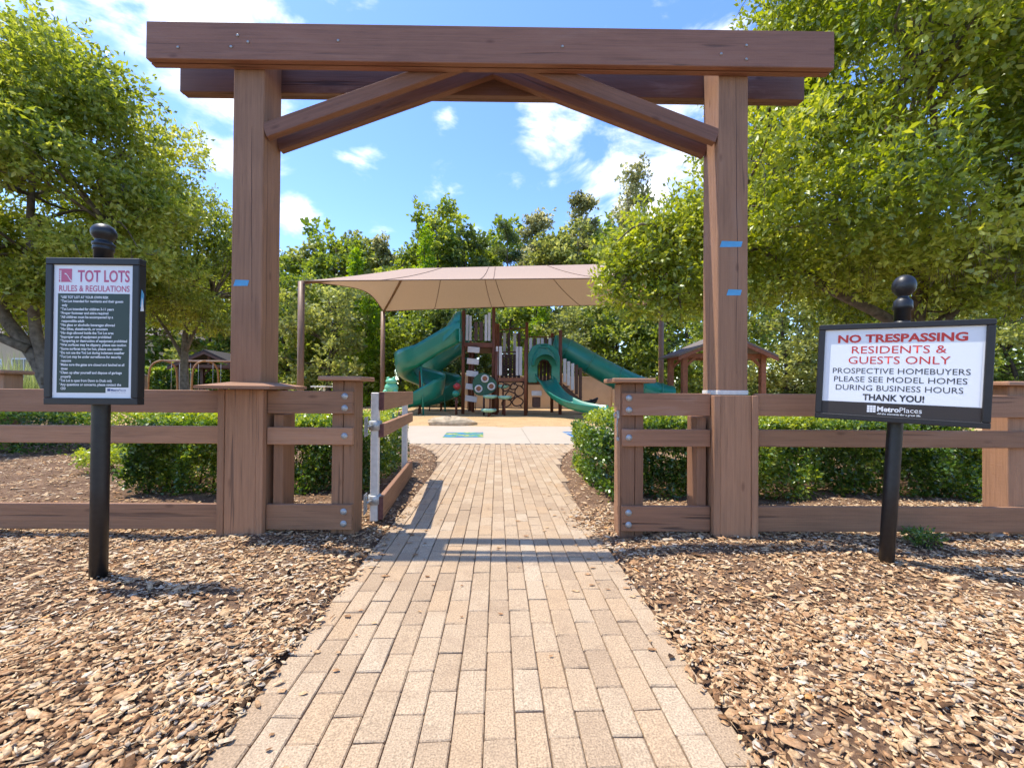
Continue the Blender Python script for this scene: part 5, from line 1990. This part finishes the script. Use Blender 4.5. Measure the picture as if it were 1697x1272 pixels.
WOOD = [
    # label, picture column, picture row of the top, depth, half width, kind, leaf, low
    ('broad tree right of the left gateway post, top of the wood', 468, 420, 43, 3.2, 'broad', 'leaf_a', .1),
    ('olive broad tree second from the left gateway post', 515, 404, 44, 3.0, 'broad', 'leaf_b', .1),
    ('rounded broad tree above the canopy\'s left tip', 560, 393, 43, 3.3, 'broad', 'leaf_a', .1),
    ('olive rounded tree above the canopy\'s left slope', 600, 390, 45, 3.0, 'broad', 'leaf_b', .1),
    ('thin slender tree with sky behind its top, left of the tallest central tree', 634, 398, 46, 2.2, 'sparse', 'leaf_e', .3),
    ('broad tree just left of the bright green cone', 664, 418, 43, 2.8, 'broad', 'leaf_a', .1),
    ('tall open-topped tree rising above the middle of the canopy', 722, 326, 43, 3.3, 'broad', 'leaf_a', .35),
    ('bright green conical tree before the tall open-topped tree', 704, 374, 38, 2.3, 'cone', 'leaf_c', .1),
    ('dense dark broad tree right of the tall open-topped tree', 770, 384, 42, 3.2, 'broad', 'leaf_d', .08),
    ('broad tree left of the dark pines', 804, 400, 44, 2.8, 'broad', 'leaf_a', .1),
    ('dark pine above the canopy centre', 838, 373, 40, 2.6, 'pine', 'leaf_d', .3),
    ('thin brownish tree right of the dark pine', 886, 364, 45, 2.0, 'mossy', 'leaf_e', .3),
    ('broad olive tree above the canopy right of the pine', 915, 388, 42, 3.0, 'broad', 'leaf_b', .08),
    ('slender sparse tree with an open crown left of the tall mossy tree', 965, 330, 45, 3.0, 'sparse', 'leaf_e', .3),
    ('broad tree beneath the slender sparse tree', 955, 372, 42, 3.0, 'broad', 'leaf_b', .08),
    ('tallest mossy tree rising near the right gateway post', 1047, 290, 43, 2.9, 'mossy', 'leaf_e', .3),
    ('broad green tree at the foot of the tallest mossy tree', 1002, 380, 41, 3.0, 'broad', 'leaf_a', .08),
    ('dark pine between the mossy tree and right gateway post', 1098, 366, 40, 2.8, 'pine', 'leaf_d', .3),
    ('olive tree against the right gateway post', 1138, 346, 44, 3.0, 'broad', 'leaf_b', .1),
    ('small bright cone above the canopy\'s left slope', 588, 414, 37, 1.9, 'cone', 'leaf_c', .1),
    ('grey-green bushy tree under the canopy\'s left corner', 545, 470, 29, 3.4, 'broad', 'leaf_b', .03),
    ('yellow-green feathery cone left of the spiral slides', 612, 478, 30, 1.9, 'cone', 'leaf_c', .04),
    ('bushy tree low behind the canopy\'s leftmost post', 482, 446, 31, 2.6, 'broad', 'leaf_a', .03),
    ('dark bushy tree right behind the spiral slides', 690, 500, 31, 3.0, 'broad', 'leaf_a', .03),
    ('bushy tree behind the tower', 765, 498, 32, 3.0, 'broad', 'leaf_d', .03),
    ('bushy tree behind the plank panels', 845, 500, 33, 3.0, 'broad', 'leaf_a', .03),
    ('bright green cone showing behind the hooded slide', 893, 490, 31, 2.1, 'cone', 'leaf_c', .05),
    ('yellowish bushy tree behind the tube slide\'s top', 955, 500, 31, 3.1, 'broad', 'leaf_b', .03),
    ('bushy tree above the tube slide\'s lower end', 1025, 490, 30, 3.2, 'broad', 'leaf_a', .03),
    ('bushy tree left of the gable pavilion', 1100, 500, 29, 3.0, 'broad', 'leaf_a', .03),
    ('broad tree behind the gable pavilion', 1205, 440, 32, 3.6, 'broad', 'leaf_a', .03),
    ('light green bushy tree right of the gable pavilion', 1300, 470, 27, 3.2, 'broad', 'leaf_b', .03),
    ('bushy tree left of the no trespassing sign', 1385, 455, 29, 3.4, 'broad', 'leaf_a', .03),
    ('light bushy tree straight behind the no trespassing sign', 1475, 470, 27, 3.2, 'broad', 'leaf_b', .03),
    ('bushy tree behind the live oak trunk', 1575, 460, 28, 3.6, 'broad', 'leaf_a', .03),
    ('bushy tree at the right edge behind the live oak', 1680, 470, 26, 3.4, 'broad', 'leaf_b', .03),
    ('broad tree behind the left gateway post', 415, 425, 36, 3.4, 'broad', 'leaf_a', .05),
    ('broad tree behind the dark-roofed pavilion', 345, 440, 38, 3.4, 'broad', 'leaf_b', .05),
    ('broad tree behind the smaller pale-trunked oak', 262, 430, 40, 3.6, 'broad', 'leaf_a', .12),
    ('broad tree behind the beige house', 150, 400, 56, 5.0, 'broad', 'leaf_a', .12),
    ('broad tree behind the left live oak', 40, 420, 58, 5.0, 'broad', 'leaf_b', .12),
]
HZ = 647.6


def col_x(px, y):
    a = math.atan((px - 848.5) / 665.0) + _yaw
    return math.tan(a) * y


for i, (lab, px, top, y, hw, kind, mat, low) in enumerate(WOOD):
    x = col_x(px, y)
    dep = y * math.cos(_yaw) + x * math.sin(_yaw)
    h = 1.2 + (HZ + (px - 824) * .007 - top) / 665.0 * dep
    near = y < 34
    wood_tree(lab, x, y, h, hw, kind, mat, 500 + i, low, n=(1700 if near else 1350) if kind == 'broad' else (1800 if kind != 'sparse' else 1100), ln=.29 if near else .42, wd=.19 if near else .295)

# undergrowth along the wood's edge and the wood beyond: single masses
rng = np.random.default_rng(77)
cl = []
for x in np.arange(-34, 36, 1.15):
    cl.append((np.array([x + rng.normal(0, .4), 35.5 + rng.normal(0, 1.2) + .0 * x, rng.uniform(.5, 1.7)]), np.array([1.1, 1.0, rng.uniform(.7, 1.3)]), .35 + rng.normal(0, .14)))
for x in np.arange(9, 36, 1.0):
    cl.append((np.array([x + rng.normal(0, .4), 27.5 + rng.normal(0, 1.0), rng.uniform(.4, 1.3)]), np.array([1.0, .9, rng.uniform(.5, 1.0)]), .4 + rng.normal(0, .14)))
V, F, T = clump_leaves(cl, 9000, 5, .4, .22, .13, rng)
tag(put('undergrowth', mesh_np('undergrowth', V, F, T, M['leaf_d']), None), 'dark undergrowth along the foot of the wood', 'undergrowth', kind='stuff')


def wood_top(x):
    t = x / 51.0
    return 1.2 + 51 * float(np.interp(t, [-1.5, -.62, -.53, -.40, -.28, -.18, -.10, .04, .12, .21, .34, .48, 1.5], [.28, .28, .33, .375, .345, .37, .375, .38, .385, .42, .45, .43, .30])) + 1.3 + .9 * math.sin(x * .55) + .6 * math.sin(x * 1.3)


cl = []
for x in np.arange(-75, 75, 2.0):
    for _q in range(8):
        cl.append((np.array([x + rng.normal(0, 1), 51 + rng.normal(0, 2.0), 1 + (wood_top(x) - 2.5) * rng.uniform(0, 1) ** .8]), np.array([2.4, 2, 2.0]), .45 + rng.normal(0, .16)))
V, F, T = clump_leaves(cl, 18000, 5, .9, .68, .48, rng)
tag(put('distant_wood', mesh_np('distant_wood', V, F, T, M['leaf_a']), None), 'dense wood closing the view behind the nearer trees', 'wood', kind='stuff')
